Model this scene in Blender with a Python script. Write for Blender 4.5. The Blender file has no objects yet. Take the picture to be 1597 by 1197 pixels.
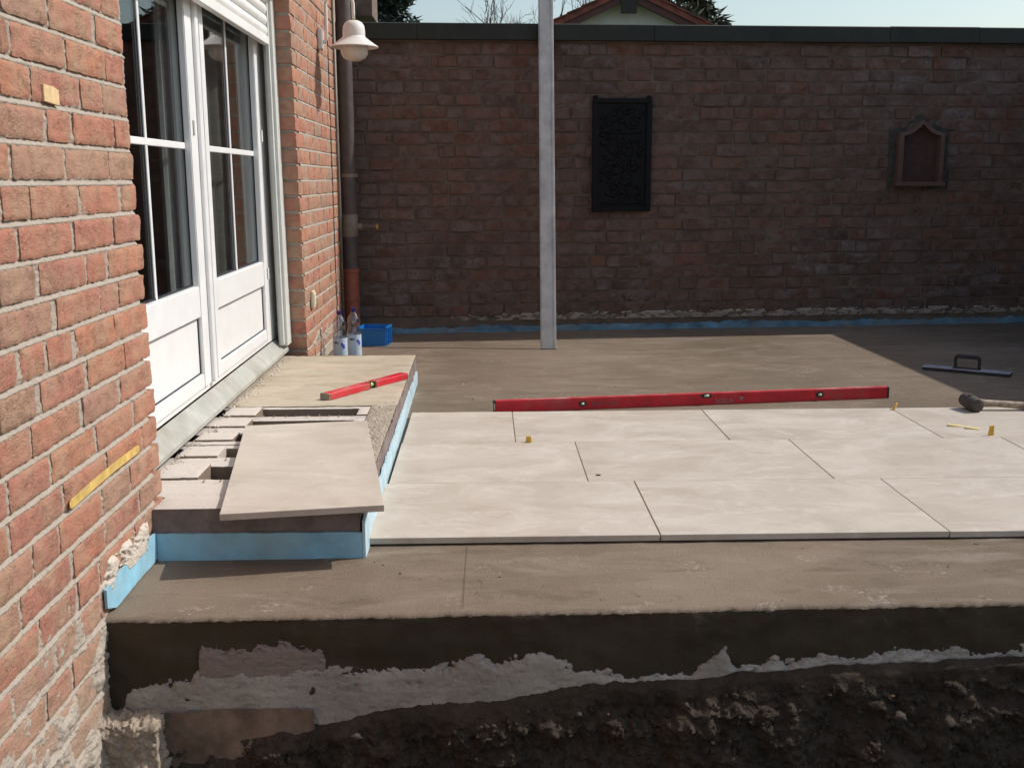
import bpy, bmesh, math, random
import numpy as np
from mathutils import Vector, Matrix, noise as mnoise

random.seed(7)
S = bpy.context.scene
COL = S.collection
R = math.radians

# ------------------------------------------------------------------ camera
CAM = Vector((0.97594, -3.14581, 1.10512))
yaw, pitch, roll = -0.02859, 0.1888, -0.00468
fw = Vector((-math.sin(yaw) * math.cos(pitch), math.cos(yaw) * math.cos(pitch), -math.sin(pitch)))
rt = Vector((math.cos(yaw), math.sin(yaw), 0))
up = rt.cross(fw)
rt2 = math.cos(roll) * rt + math.sin(roll) * up
up2 = -math.sin(roll) * rt + math.cos(roll) * up
cam = bpy.data.cameras.new('camera')
cam.sensor_width = 36
cam.lens = 36 * 1668.96 / 1597
cam.clip_start = 0.05
cam.clip_end = 2000
camo = bpy.data.objects.new('camera', cam)
M4 = Matrix((rt2, up2, -fw)).transposed().to_4x4()
M4.translation = CAM
camo.matrix_world = M4
COL.objects.link(camo)
S.camera = camo

# ------------------------------------------------------------------ light
TO_SUN = Vector((0.95, 0.24, 1.0)).normalized()
sun_el = math.asin(TO_SUN.z)
w = bpy.data.worlds.new('World')
S.world = w
w.use_nodes = True
wn = w.node_tree
wn.nodes.clear()
wo = wn.nodes.new('ShaderNodeOutputWorld')
wb = wn.nodes.new('ShaderNodeBackground')
sk = wn.nodes.new('ShaderNodeTexSky')
sk.sky_type = 'NISHITA'
sk.sun_disc = False
sk.sun_elevation = sun_el
sk.sun_rotation = math.atan2(TO_SUN.x, TO_SUN.y)
sk.air_density = 1.3
sk.dust_density = 1.9
sk.ozone_density = 1.0
wb.inputs['Strength'].default_value = 0.145
wn.links.new(sk.outputs[0], wb.inputs[0])
wn.links.new(wb.outputs[0], wo.inputs[0])
sl = bpy.data.lights.new('sun', 'SUN')
sl.energy = 3.75
sl.angle = R(0.53)
sl.color = (1.0, 0.955, 0.89)
so = bpy.data.objects.new('sun', sl)
so.rotation_euler = TO_SUN.to_track_quat('Z', 'Y').to_euler()
so.location = (6, 3, 8)
COL.objects.link(so)
S.view_settings.view_transform = 'Standard'
S.view_settings.look = 'None'
S.view_settings.exposure = 0.0
S.view_settings.gamma = 1.0
S.view_settings.use_curve_mapping = False
S.cycles.max_bounces = 8
S.cycles.transparent_max_bounces = 12

# ------------------------------------------------------------------ node helpers
class NT:
    def __init__(s, name):
        s.m = bpy.data.materials.new(name)
        s.m.use_nodes = True
        s.t = s.m.node_tree
        s.t.nodes.clear()
        s.out = s.t.nodes.new('ShaderNodeOutputMaterial')
        s.p = s.t.nodes.new('ShaderNodeBsdfPrincipled')
        s.t.links.new(s.p.outputs[0], s.out.inputs[0])
        s.co = s.t.nodes.new('ShaderNodeTexCoord')
    def n(s, typ, **kw):
        nd = s.t.nodes.new(typ)
        for k, v in kw.items():
            setattr(nd, k, v)
        return nd
    def l(s, a, b):
        s.t.links.new(a, b)
    def setin(s, sock, v):
        if hasattr(v, 'links'):
            s.l(v, sock)
        else:
            sock.default_value = v
    def math(s, op, a, b=0.0, c=None, clamp=False):
        nd = s.n('ShaderNodeMath', operation=op, use_clamp=clamp)
        s.setin(nd.inputs[0], a)
        s.setin(nd.inputs[1], b)
        if c is not None:
            s.setin(nd.inputs[2], c)
        return nd.outputs[0]
    def mapping(s, vec, scale=(1, 1, 1), loc=(0, 0, 0), rot=(0, 0, 0)):
        nd = s.n('ShaderNodeMapping')
        s.l(vec, nd.inputs[0])
        nd.inputs['Scale'].default_value = scale
        s.setin(nd.inputs['Location'], loc)
        nd.inputs['Rotation'].default_value = rot
        return nd.outputs[0]
    def noise(s, vec, scale, detail=4, rough=0.55, dist=0.0):
        nd = s.n('ShaderNodeTexNoise')
        s.l(vec, nd.inputs['Vector'])
        nd.inputs['Scale'].default_value = scale
        nd.inputs['Detail'].default_value = detail
        nd.inputs['Roughness'].default_value = rough
        nd.inputs['Distortion'].default_value = dist
        return nd.outputs[0]
    def voro(s, vec, scale, feature='F1', out='Distance'):
        nd = s.n('ShaderNodeTexVoronoi', feature=feature)
        s.l(vec, nd.inputs['Vector'])
        nd.inputs['Scale'].default_value = scale
        return nd.outputs[out]
    def ramp(s, fac, stops):
        nd = s.n('ShaderNodeValToRGB')
        e = nd.color_ramp.elements
        while len(e) < len(stops):
            e.new(0.5)
        for el, (p, c) in zip(e, stops):
            el.position = p
            el.color = c if len(c) == 4 else (*c, 1)
        s.setin(nd.inputs[0], fac)
        return nd.outputs[0]
    def gray(s, fac, a, b):
        return s.ramp(fac, [(a, (0, 0, 0)), (b, (1, 1, 1))])
    def mix(s, fac, a, b, blend='MIX'):
        nd = s.n('ShaderNodeMix', data_type='RGBA', blend_type=blend)
        s.setin(nd.inputs[0], fac)
        for i, v in ((6, a), (7, b)):
            if hasattr(v, 'links'):
                s.l(v, nd.inputs[i])
            else:
                nd.inputs[i].default_value = (*v, 1) if len(v) == 3 else v
        return nd.outputs[2]
    def bump(s, h, strength=0.5, dist=0.01, prev=None):
        nd = s.n('ShaderNodeBump')
        nd.inputs['Strength'].default_value = strength
        nd.inputs['Distance'].default_value = dist
        s.l(h, nd.inputs['Height'])
        if prev is not None:
            s.l(prev, nd.inputs['Normal'])
        return nd.outputs[0]
    def fin(s, col=None, rough=None, normal=None, metal=None, spec=None):
        if col is not None:
            if hasattr(col, 'links'):
                s.l(col, s.p.inputs['Base Color'])
            else:
                s.p.inputs['Base Color'].default_value = (*col, 1)
        if rough is not None:
            s.setin(s.p.inputs['Roughness'], rough)
        if normal is not None:
            s.l(normal, s.p.inputs['Normal'])
        if metal is not None:
            s.p.inputs['Metallic'].default_value = metal
        if spec is not None:
            s.p.inputs['Specular IOR Level'].default_value = spec
        return s.m
    @property
    def obj(s):
        return s.co.outputs['Object']
    def world(s):
        g = s.n('ShaderNodeNewGeometry')
        return g.outputs['Position']

def simple(name, col, rough=0.5, metal=0.0, var=0.06, scale=30, bump=0.0, spec=None, dirt=None, dirtamt=0.5):
    """a plain coloured material with a little mottling, fine relief and wear"""
    t = NT(name)
    v = t.noise(t.obj, scale, 5, 0.6)
    lo = tuple(max(0, c * (1 - var * 2)) for c in col)
    hi = tuple(min(1, c * (1 + var * 2)) for c in col)
    c = t.ramp(v, [(0.3, lo), (0.7, hi)])
    if dirt is not None:
        d = t.gray(t.noise(t.obj, scale * 0.35, 6, 0.7), 0.5, 0.68)
        c = t.mix(t.math('MULTIPLY', d, dirtamt), c, dirt)
    nm = None
    if bump:
        nm = t.bump(t.noise(t.obj, scale * 4, 4, 0.6), bump, 0.004)
    rr = t.math('MULTIPLY_ADD', v, 0.25, max(0.03, rough - 0.12))
    return t.fin(c, rr, nm, metal, spec)

# ------------------------------------------------------------------ materials
def brick_mat(name, cols, sandy, dark, joined=False, grime=None, bumps=1.0, smear=None, lit_bloom=None):
    t = NT(name)
    if joined:
        a = t.n('ShaderNodeAttribute', attribute_name='tint')
        rnd = a.outputs['Fac']
    else:
        a = t.n('ShaderNodeObjectInfo')
        rnd = a.outputs['Random']
    off = t.n('ShaderNodeCombineXYZ')
    for i, k in enumerate((37.0, 91.0, 53.0)):
        t.l(t.math('MULTIPLY', rnd, k), off.inputs[i])
    vec = t.n('ShaderNodeVectorMath', operation='ADD')
    t.l(t.obj if not joined else t.world(), vec.inputs[0])
    t.l(off.outputs[0], vec.inputs[1])
    v = vec.outputs[0]
    base = t.ramp(rnd, [(i / (len(cols) - 1), c) for i, c in enumerate(cols)])
    big = t.noise(v, 9, 4, 0.6)
    c = t.mix(t.math('MULTIPLY_ADD', t.gray(big, 0.42, 0.70), 0.82, 0.10), base, sandy)
    fl = t.noise(v, 55, 5, 0.7)
    c = t.mix(t.math('MULTIPLY', t.gray(fl, 0.5, 0.8), 0.55), c, sandy)
    # folded, crinkled hand-moulded face
    ms = t.mapping(v, (24, 62, 24), rot=(0.0, 0, 0.35))
    cr = t.noise(ms, 1.0, 5, 0.62, 1.2)
    crease = t.gray(cr, 0.30, 0.42)
    c = t.mix(t.math('MULTIPLY', t.math('SUBTRACT', 1.0, crease), 0.32), c, dark)
    specks = t.gray(t.voro(v, 160), 0.06, 0.16)
    c = t.mix(t.math('MULTIPLY', t.math('SUBTRACT', 1.0, specks), 0.35), c, (0.62, 0.5, 0.4))
    cr2 = t.noise(t.mapping(v, (30, 78, 30), rot=(0.0, 0, -0.25), loc=(2, 5, 1)), 1.0, 4, 0.6, 1.8)
    ln = t.math('SUBTRACT', 1.0, t.gray(t.math('ABSOLUTE', t.math('SUBTRACT', cr2, 0.5)), 0.004, 0.022))
    ln = t.math('MULTIPLY', ln, t.gray(t.noise(v, 14, 3), 0.46, 0.6))
    c = t.mix(t.math('MULTIPLY', ln, 0.5), c, dark)
    sp2 = t.gray(t.noise(v, 190, 3, 0.6), 0.64, 0.72)
    c = t.mix(t.math('MULTIPLY', sp2, 0.4), c, tuple(min(1, k * 1.55) for k in sandy))
    wp = t.world()
    if grime is not None:
        gcol, gs, lo, hi, amt = grime
        g = t.gray(t.noise(wp, gs, 6, 0.65), lo, hi)
        c = t.mix(t.math('MULTIPLY', g, amt), c, gcol)
    if smear is not None:
        # lime and mortar smeared over the lowest courses
        sx = t.n('ShaderNodeSeparateXYZ')
        t.l(wp, sx.inputs[0])
        zz = t.math('MULTIPLY_ADD', t.noise(wp, 7, 5, 0.6), 0.5, sx.outputs[2])
        g = t.math('SUBTRACT', 1.0, t.gray(t.math('ADD', zz, 0.5), 0.5, 0.88))
        c = t.mix(t.math('MULTIPLY', g, 0.8), c, smear)
    if lit_bloom is not None:  # pale patches: bloom, plus light-struck faces painted into the colour
        b1 = t.gray(t.noise(t.mapping(v, (5, 9, 5)), 1.0, 3, 0.5), 0.50, 0.62)
        b2 = t.gray(t.noise(wp, 1.1, 3, 0.5), 0.42, 0.6)
        b3 = t.gray(t.noise(v, 40, 4, 0.7), 0.35, 0.6)
        c = t.mix(t.math('MULTIPLY', t.math('MULTIPLY', b1, b2), t.math('MULTIPLY', b3, 0.75)), c, lit_bloom)
    h = t.math('SUBTRACT', t.math('ADD', t.math('MULTIPLY', cr, 0.6), t.math('MULTIPLY', fl, 0.5)), t.math('MULTIPLY', ln, 0.35))
    n1 = t.bump(h, 0.7 * bumps, 0.007)
    n2 = t.bump(t.noise(v, 230, 5, 0.75), 1.0 * bumps, 0.003, n1)
    return t.fin(c, 0.92, n2, spec=0.2)

HB = [(0.48, 0.185, 0.125), (0.45, 0.225, 0.155), (0.50, 0.215, 0.132), (0.425, 0.175, 0.135), (0.49, 0.198, 0.132), (0.41, 0.25, 0.18), (0.48, 0.168, 0.12), (0.36, 0.235, 0.18)]
M_brick = brick_mat('house_brick', HB, (0.435, 0.285, 0.19), (0.20, 0.105, 0.08), smear=(0.45, 0.345, 0.255))
M_brickJ = brick_mat('house_brick_joined', HB, (0.435, 0.285, 0.19), (0.20, 0.105, 0.08), joined=True)
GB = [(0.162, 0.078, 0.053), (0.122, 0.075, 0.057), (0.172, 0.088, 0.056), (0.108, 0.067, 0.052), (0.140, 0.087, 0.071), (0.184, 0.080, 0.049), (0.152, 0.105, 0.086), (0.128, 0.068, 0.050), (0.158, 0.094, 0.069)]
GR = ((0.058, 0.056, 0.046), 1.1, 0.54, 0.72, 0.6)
M_gbrick = brick_mat('garden_brick', GB, (0.185, 0.138, 0.118), (0.060, 0.044, 0.040), grime=GR, lit_bloom=(0.24, 0.205, 0.20), bumps=1.3)
M_gbrickJ = brick_mat('garden_brick_joined', GB, (0.185, 0.138, 0.118), (0.060, 0.044, 0.040), joined=True, grime=GR, lit_bloom=(0.24, 0.205, 0.20), bumps=1.3)

def mortar_mat(name, c1, c2, dark, scale=40, bs=0.8):
    t = NT(name)
    wp = t.world()
    a = t.noise(wp, 6, 5, 0.6)
    c = t.mix(a, c1, c2)
    f = t.noise(wp, scale * 3, 5, 0.75)
    c = t.mix(t.math('MULTIPLY', t.gray(f, 0.55, 0.75), 0.6), c, dark)
    b = t.bump(t.math('ADD', t.noise(wp, scale, 5, 0.7), t.math('MULTIPLY', f, 0.5)), bs, 0.006)
    return t.fin(c, 0.95, b, spec=0.15)

M_mortar = mortar_mat('house_mortar', (0.47, 0.405, 0.335), (0.40, 0.345, 0.29), (0.22, 0.18, 0.15), 60, 1.0)
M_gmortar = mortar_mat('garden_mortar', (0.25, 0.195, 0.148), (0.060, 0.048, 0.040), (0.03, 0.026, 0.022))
M_torn = mortar_mat('torn_mortar', (0.66, 0.6, 0.52), (0.5, 0.42, 0.34), (0.2, 0.15, 0.11), 30, 1.0)
M_gtorn = mortar_mat('torn_garden_mortar', (0.50, 0.44, 0.365), (0.2, 0.165, 0.135), (0.12, 0.09, 0.08), 30, 1.0)

def screed_mat():
    t = NT('damp_screed')
    wp = t.world()
    big = t.noise(wp, 0.9, 4, 0.6)
    c = t.ramp(big, [(0.3, (0.128, 0.095, 0.060)), (0.5, (0.176, 0.133, 0.092)), (0.7, (0.228, 0.178, 0.130))])
    sw = t.noise(t.mapping(wp, (2.2, 7.0, 1), rot=(0, 0, 0.25)), 1.0, 6, 0.7, 0.8)
    c = t.mix(t.math('MULTIPLY', t.gray(sw, 0.52, 0.68), 0.7), c, (0.275, 0.222, 0.172))
    sw2 = t.noise(t.mapping(wp, (3.0, 10.0, 1), rot=(0, 0, -0.4), loc=(4, 1, 0)), 1.0, 6, 0.7, 0.5)
    c = t.mix(t.math('MULTIPLY', t.gray(sw2, 0.54, 0.68), 0.65), c, (0.105, 0.080, 0.052))
    # dry cement scuffs
    sp = t.math('MULTIPLY', t.gray(t.noise(wp, 5.5, 3, 0.5), 0.60, 0.66), t.gray(t.noise(wp, 60, 4, 0.7), 0.52, 0.62))
    c = t.mix(t.math('MULTIPLY', sp, 0.7), c, (0.40, 0.34, 0.28))
    # fine dark pits
    pit = t.math('SUBTRACT', 1.0, t.gray(t.voro(wp, 28), 0.02, 0.07))
    msk = t.gray(t.noise(wp, 3.1, 2), 0.52, 0.6)
    c = t.mix(t.math('MULTIPLY', t.math('MULTIPLY', pit, msk), 0.8), c, (0.05, 0.04, 0.03))
    f = t.noise(wp, 170, 5, 0.75)
    c = t.mix(t.math('MULTIPLY', t.gray(f, 0.5, 0.75), 0.4), c, (0.30, 0.25, 0.2))
    b = t.bump(t.math('ADD', t.math('MULTIPLY', sw, 1.2), t.math('MULTIPLY', t.noise(wp, 110, 6, 0.8), 1.6)), 0.7, 0.004)
    return t.fin(c, t.math('MULTIPLY_ADD', big, 0.25, 0.68), b, spec=0.3)
M_screed = screed_mat()

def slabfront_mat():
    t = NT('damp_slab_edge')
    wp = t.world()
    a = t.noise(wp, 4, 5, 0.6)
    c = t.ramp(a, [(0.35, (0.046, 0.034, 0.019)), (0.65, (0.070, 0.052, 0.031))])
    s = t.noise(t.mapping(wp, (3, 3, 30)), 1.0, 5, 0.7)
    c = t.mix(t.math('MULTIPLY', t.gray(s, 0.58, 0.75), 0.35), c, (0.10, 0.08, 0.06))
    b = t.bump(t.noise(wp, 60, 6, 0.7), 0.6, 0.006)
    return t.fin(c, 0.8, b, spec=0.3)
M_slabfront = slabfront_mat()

def tile_mat(name, dirt=0.0):
    t = NT(name)
    oi = t.n('ShaderNodeObjectInfo')
    off = t.n('ShaderNodeCombineXYZ')
    for i, k in enumerate((17.0, 41.0, 5.0)):
        t.l(t.math('MULTIPLY', oi.outputs['Random'], k), off.inputs[i])
    va = t.n('ShaderNodeVectorMath', operation='ADD')
    t.l(t.obj, va.inputs[0])
    t.l(off.outputs[0], va.inputs[1])
    v = va.outputs[0]
    cl = t.noise(t.mapping(v, (3.2, 4.2, 3), rot=(0, 0, 0.35)), 1.0, 8, 0.68, 0.7)
    c = t.ramp(cl, [(0.28, (0.405, 0.345, 0.278)), (0.47, (0.49, 0.427, 0.355)), (0.6, (0.55, 0.487, 0.415)), (0.76, (0.63, 0.57, 0.505))])
    ve = t.noise(t.mapping(v, (5, 9, 3), rot=(0, 0, 0.6)), 1.0, 7, 0.72, 1.1)
    c = t.mix(t.math('MULTIPLY', t.gray(ve, 0.54, 0.66), 0.5), c, (0.68, 0.62, 0.55))
    ve2 = t.noise(t.mapping(v, (5, 10, 3), rot=(0, 0, 0.5), loc=(3, 7, 0)), 1.0, 7, 0.74, 0.9)
    c = t.mix(t.math('MULTIPLY', t.gray(ve2, 0.56, 0.70), 0.55), c, (0.36, 0.295, 0.225))
    g = t.noise(v, 210, 4, 0.7)
    c = t.mix(t.math('MULTIPLY', t.gray(g, 0.5, 0.72), 0.45), c, (0.36, 0.30, 0.24))
    c = t.mix(t.math('MULTIPLY', t.math('SUBTRACT', oi.outputs['Random'], 0.0), 0.22), c, (0.44, 0.375, 0.30))
    wp = t.world()
    du = t.gray(t.noise(wp, 2.6, 6, 0.65), 0.5, 0.75)
    c = t.mix(t.math('MULTIPLY', du, 0.25 + dirt), c, (0.46, 0.385, 0.30))
    b = t.bump(t.math('ADD', ve, t.math('MULTIPLY', g, 0.5)), 0.25, 0.002)
    return t.fin(c, t.math('MULTIPLY_ADD', cl, 0.2, 0.45), b, spec=0.35)
M_tile = tile_mat('beige_porcelain_tile')
M_tile2 = tile_mat('dusty_beige_tile', 0.35)
M_white = simple('white_upvc', (0.80, 0.80, 0.79), 0.35, var=0.015, scale=12, dirt=(0.55, 0.54, 0.50), dirtamt=0.15)
M_shut = simple('white_shutter', (0.78, 0.775, 0.74), 0.45, var=0.02, scale=8, dirt=(0.5, 0.48, 0.42), dirtamt=0.2)
M_sill = simple('grey_aluminium_sill', (0.385, 0.385, 0.345), 0.6, metal=0.0, var=0.08, scale=9, dirt=(0.27, 0.24, 0.185), dirtamt=0.7)
M_rail = simple('pale_grey_rail', (0.62, 0.63, 0.59), 0.45, var=0.04, scale=9)
M_gap = simple('dark_seal', (0.02, 0.02, 0.025), 0.7)
M_room = simple('dim_room', (0.10, 0.075, 0.06), 0.9, var=0.1, scale=3)
M_curt = simple('white_curtain', (0.50, 0.50, 0.50), 0.95, var=0.05, scale=60, bump=0.2)
M_sheer = simple('grey_curtain', (0.17, 0.165, 0.152), 0.95, var=0.05, scale=60, bump=0.2)
M_lamp = simple('cream_lamp_enamel', (0.72, 0.68, 0.62), 0.35, var=0.03, scale=14)
M_opal = simple('opal_glass', (0.66, 0.60, 0.54), 0.25, var=0.02)
M_pipe = simple('brown_pipe', (0.085, 0.062, 0.055), 0.55, var=0.12, scale=18, dirt=(0.16, 0.13, 0.11), dirtamt=0.3)
M_pipegrey = simple('grey_brown_collar', (0.19, 0.155, 0.12), 0.5, var=0.15, scale=40, dirt=(0.3, 0.25, 0.15), dirtamt=0.5)
M_kg = simple('orange_brown_drain_pipe', (0.27, 0.075, 0.04), 0.5, var=0.1, scale=20, dirt=(0.2, 0.12, 0.09), dirtamt=0.5)
M_black = simple('black_rubber', (0.025, 0.023, 0.022), 0.6, var=0.2, scale=40)
M_mallet = simple('worn_grey_rubber', (0.055, 0.047, 0.040), 0.75, var=0.25, scale=30, dirt=(0.13, 0.11, 0.09), dirtamt=0.6)
M_brass = simple('brass', (0.45, 0.32, 0.12), 0.4, 0.8)
M_coping = simple('dark_green_coping', (0.017, 0.021, 0.015), 0.7, var=0.25, scale=6, dirt=(0.036, 0.04, 0.03), dirtamt=0.5, bump=0.3)
M_iron = simple('cast_iron', (0.0045, 0.0047, 0.006), 0.55, 0.0, var=0.25, scale=50, bump=0.5, spec=0.22)
M_terra = simple('terracotta_frame', (0.115, 0.066, 0.052), 0.85, var=0.15, scale=25, dirt=(0.1, 0.08, 0.07), dirtamt=0.5, bump=0.4)
M_terrain = simple('terracotta_niche_back', (0.070, 0.036, 0.030), 0.9, var=0.15, scale=14, bump=0.3)
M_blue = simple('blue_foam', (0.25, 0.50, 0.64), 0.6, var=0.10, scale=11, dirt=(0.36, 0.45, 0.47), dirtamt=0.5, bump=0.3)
M_bluesunlit = simple('sunlit_blue_foam', (0.44, 0.60, 0.67), 0.6, var=0.08, scale=11, dirt=(0.6, 0.66, 0.68), dirtamt=0.6, bump=0.3)  # same blue foam, with the sunlit paleness put into the colour
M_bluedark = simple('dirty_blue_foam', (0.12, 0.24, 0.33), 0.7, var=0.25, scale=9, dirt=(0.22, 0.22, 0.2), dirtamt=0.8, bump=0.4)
M_crate = simple('blue_plastic', (0.012, 0.17, 0.48), 0.4, var=0.05, scale=20)
M_red = simple('red_painted_aluminium', (0.60, 0.022, 0.035), 0.35, var=0.08, scale=14, dirt=(0.35, 0.18, 0.15), dirtamt=0.35)
M_redtop = simple('red_scuffed_top', (0.55, 0.05, 0.06), 0.4, var=0.08, scale=14, dirt=(0.6, 0.45, 0.42), dirtamt=0.6)
M_vial = simple('green_vial', (0.45, 0.55, 0.12), 0.2)
M_vialhouse = simple('black_vial_holder', (0.03, 0.032, 0.03), 0.5)
M_print = simple('grey_print', (0.30, 0.22, 0.23), 0.5)
M_printlow = simple('worn_grey_print', (0.27, 0.10, 0.10), 0.5)
M_alu = simple('mill_aluminium', (0.40, 0.385, 0.36), 0.5, 0.15, var=0.12, scale=9, dirt=(0.2, 0.19, 0.18), dirtamt=0.5)
M_wood = simple('grimy_wood', (0.36, 0.28, 0.20), 0.8, var=0.25, scale=35, dirt=(0.12, 0.085, 0.06), dirtamt=0.7, bump=0.3)
M_steel = simple('worn_steel', (0.50, 0.54, 0.60), 0.3, 0.5, var=0.15, scale=20)
M_foam = simple('black_float_plate', (0.03, 0.03, 0.032), 0.7)
M_yellow = simple('yellow_plastic', (0.66, 0.39, 0.035), 0.45, var=0.06, scale=60)
M_shim = simple('pale_yellow_shim', (0.72, 0.56, 0.22), 0.7, var=0.08, scale=50)
M_ytape = simple('ochre_yellow_strip', (0.60, 0.41, 0.12), 0.65, var=0.15, scale=30, dirt=(0.5, 0.36, 0.18), dirtamt=0.6)
M_tan = simple('tan_wood_chip', (0.66, 0.47, 0.25), 0.8, var=0.1, scale=60, bump=0.3)
M_socket = simple('cream_plastic', (0.72, 0.66, 0.5), 0.4, var=0.03)
M_cap = simple('blue_bottle_cap', (0.015, 0.012, 0.14), 0.4)
M_label = simple('pale_blue_label', (0.46, 0.56, 0.65), 0.5, var=0.08, scale=20)
M_labelblue = simple('blue_label_print', (0.05, 0.06, 0.42), 0.5)
M_labelgrey = simple('grey_label_print', (0.06, 0.08, 0.10), 0.5)
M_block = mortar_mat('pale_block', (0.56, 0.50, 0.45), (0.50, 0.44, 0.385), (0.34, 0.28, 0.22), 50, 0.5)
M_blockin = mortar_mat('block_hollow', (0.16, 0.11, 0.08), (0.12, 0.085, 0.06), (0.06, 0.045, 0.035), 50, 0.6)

M_shade_score = mortar_mat('block_shade_and_score', (0.27, 0.21, 0.16), (0.20, 0.155, 0.12), (0.10, 0.08, 0.06), 50, 0.6)  # block colour darkened as painted shade; the score marks share it

def stepside_mat():
    t = NT('step_concrete_side')
    wp = t.world()
    c = t.ramp(t.noise(wp, 12, 6, 0.65), [(0.3, (0.15, 0.118, 0.108)), (0.7, (0.27, 0.215, 0.195))])
    pit = t.math('SUBTRACT', 1.0, t.gray(t.voro(wp, 60), 0.05, 0.2))
    c = t.mix(t.math('MULTIPLY', pit, 0.5), c, (0.05, 0.04, 0.035))
    return t.fin(c, 0.9, t.bump(t.noise(wp, 70, 6, 0.7), 0.8, 0.006))
M_stepside = stepside_mat()

def steptop_mat():
    t = NT('step_screed_top')
    wp = t.world()
    a = t.noise(t.mapping(wp, (1.6, 3.2, 1)), 2.2, 6, 0.65, 0.4)
    c = t.ramp(a, [(0.3, (0.36, 0.29, 0.205)), (0.5, (0.43, 0.365, 0.275)), (0.7, (0.51, 0.435, 0.335))])
    pk = t.gray(t.noise(t.mapping(wp, (2.2, 4, 1), loc=(1.3, 0.4, 0)), 1.5, 4), 0.60, 0.72)
    c = t.mix(t.math('MULTIPLY', pk, 0.5), c, (0.55, 0.33, 0.25))
    dk = t.gray(t.noise(t.mapping(wp, (3, 12, 1), loc=(5, 2, 0)), 1.3, 6, 0.7), 0.60, 0.70)
    c = t.mix(t.math('MULTIPLY', dk, 0.6), c, (0.22, 0.18, 0.11))
    f = t.noise(wp, 150, 5, 0.75)
    c = t.mix(t.math('MULTIPLY', t.gray(f, 0.55, 0.75), 0.4), c, (0.25, 0.2, 0.15))
    b = t.bump(t.math('ADD', f, t.noise(wp, 40, 5, 0.7)), 0.5, 0.004)
    return t.fin(c, 0.9, b, spec=0.2)
M_steptop = steptop_mat()

def shoulder_mat():
    t = NT('rough_gritty_screed')
    wp = t.world()
    c = t.ramp(t.noise(wp, 14, 6, 0.7), [(0.3, (0.30, 0.25, 0.19)), (0.7, (0.44, 0.375, 0.30))])
    pit = t.math('SUBTRACT', 1.0, t.gray(t.voro(wp, 75), 0.12, 0.3))
    pm = t.gray(t.noise(wp, 22, 3), 0.46, 0.58)
    c = t.mix(t.math('MULTIPLY', t.math('MULTIPLY', pit, pm), 0.85), c, (0.07, 0.055, 0.04))
    return t.fin(c, 0.95, t.bump(t.math('ADD', t.voro(wp, 75), t.noise(wp, 50, 5, 0.7)), 0.9, 0.008), spec=0.15)
M_shoulder = shoulder_mat()

def soil_mat():
    t = NT('dark_rubble_soil')
    wp = t.world()
    c = t.ramp(t.noise(wp, 7, 6, 0.7), [(0.3, (0.045, 0.035, 0.025)), (0.55, (0.080, 0.061, 0.044)), (0.75, (0.125, 0.096, 0.070))])
    r = t.gray(t.noise(wp, 3.2, 4, 0.6), 0.55, 0.7)
    c = t.mix(t.math('MULTIPLY', r, 0.4), c, (0.10, 0.062, 0.045))
    g = t.gray(t.noise(t.mapping(wp, loc=(3, 3, 3)), 9, 6, 0.75), 0.58, 0.7)
    c = t.mix(t.math('MULTIPLY', g, 0.35), c, (0.15, 0.135, 0.115))
    b = t.bump(t.math('ADD', t.noise(wp, 30, 7, 0.75), t.math('MULTIPLY', t.voro(wp, 40), 0.6)), 1.0, 0.02)
    return t.fin(c, 0.95, b, spec=0.2)
M_soil = soil_mat()
M_smear = mortar_mat('grey_mortar_smear', (0.58, 0.525, 0.45), (0.20, 0.17, 0.135), (0.08, 0.065, 0.05), 30, 1.0)
M_smearbrown = mortar_mat('brown_mortar_smear', (0.30, 0.245, 0.205), (0.23, 0.18, 0.145), (0.10, 0.08, 0.06), 26, 0.9)
M_clay = simple('brown_foundation', (0.19, 0.13, 0.09), 0.9, var=0.2, scale=14, dirt=(0.07, 0.05, 0.04), dirtamt=0.6, bump=0.5)
M_rubble = mortar_mat('crumbly_rubble', (0.50, 0.42, 0.33), (0.22, 0.165, 0.12), (0.09, 0.065, 0.05), 26, 1.0)  # dark flecks paint the shade of cavities into the colour
M_stone = mortar_mat('grey_stone', (0.095, 0.08, 0.066), (0.05, 0.04, 0.032), (0.05, 0.04, 0.035), 24, 0.8)
M_stonered = mortar_mat('reddish_stone', (0.15, 0.085, 0.062), (0.10, 0.06, 0.05), (0.05, 0.035, 0.03), 24, 0.8)
M_earth = mortar_mat('bare_earth', (0.16, 0.115, 0.08), (0.11, 0.08, 0.055), (0.06, 0.045, 0.03), 10, 1.0)
M_lawn = simple('lawn', (0.06, 0.09, 0.03), 0.95, var=0.3, scale=2, bump=0.5)
M_render = simple('white_render', (0.62, 0.60, 0.60), 0.9, var=0.04, scale=3, bump=0.1)
M_rooft = simple('red_roof_tile', (0.22, 0.062, 0.045), 0.8, var=0.25, scale=5, dirt=(0.10, 0.06, 0.05), dirtamt=0.5, bump=0.3)
M_barge = simple('dark_red_bargeboard', (0.10, 0.035, 0.03), 0.7, var=0.15, scale=4)
M_dark = simple('dark_timber', (0.035, 0.028, 0.025), 0.8, var=0.2)
M_eaves = simple('brown_timber', (0.15, 0.105, 0.08), 0.8, var=0.2, scale=14, bump=0.3)
M_bark = simple('bark', (0.10, 0.075, 0.055), 0.95, var=0.3, scale=15, bump=0.5)
M_leafd = simple('dark_conifer_needles', (0.022, 0.034, 0.02), 0.8, var=0.4, scale=2.2)
M_leafo = simple('olive_pine_needles', (0.042, 0.052, 0.026), 0.8, var=0.4, scale=2.2)
M_plasterwall = simple('house_plaster', (0.5, 0.46, 0.4), 0.9, var=0.05)

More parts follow.
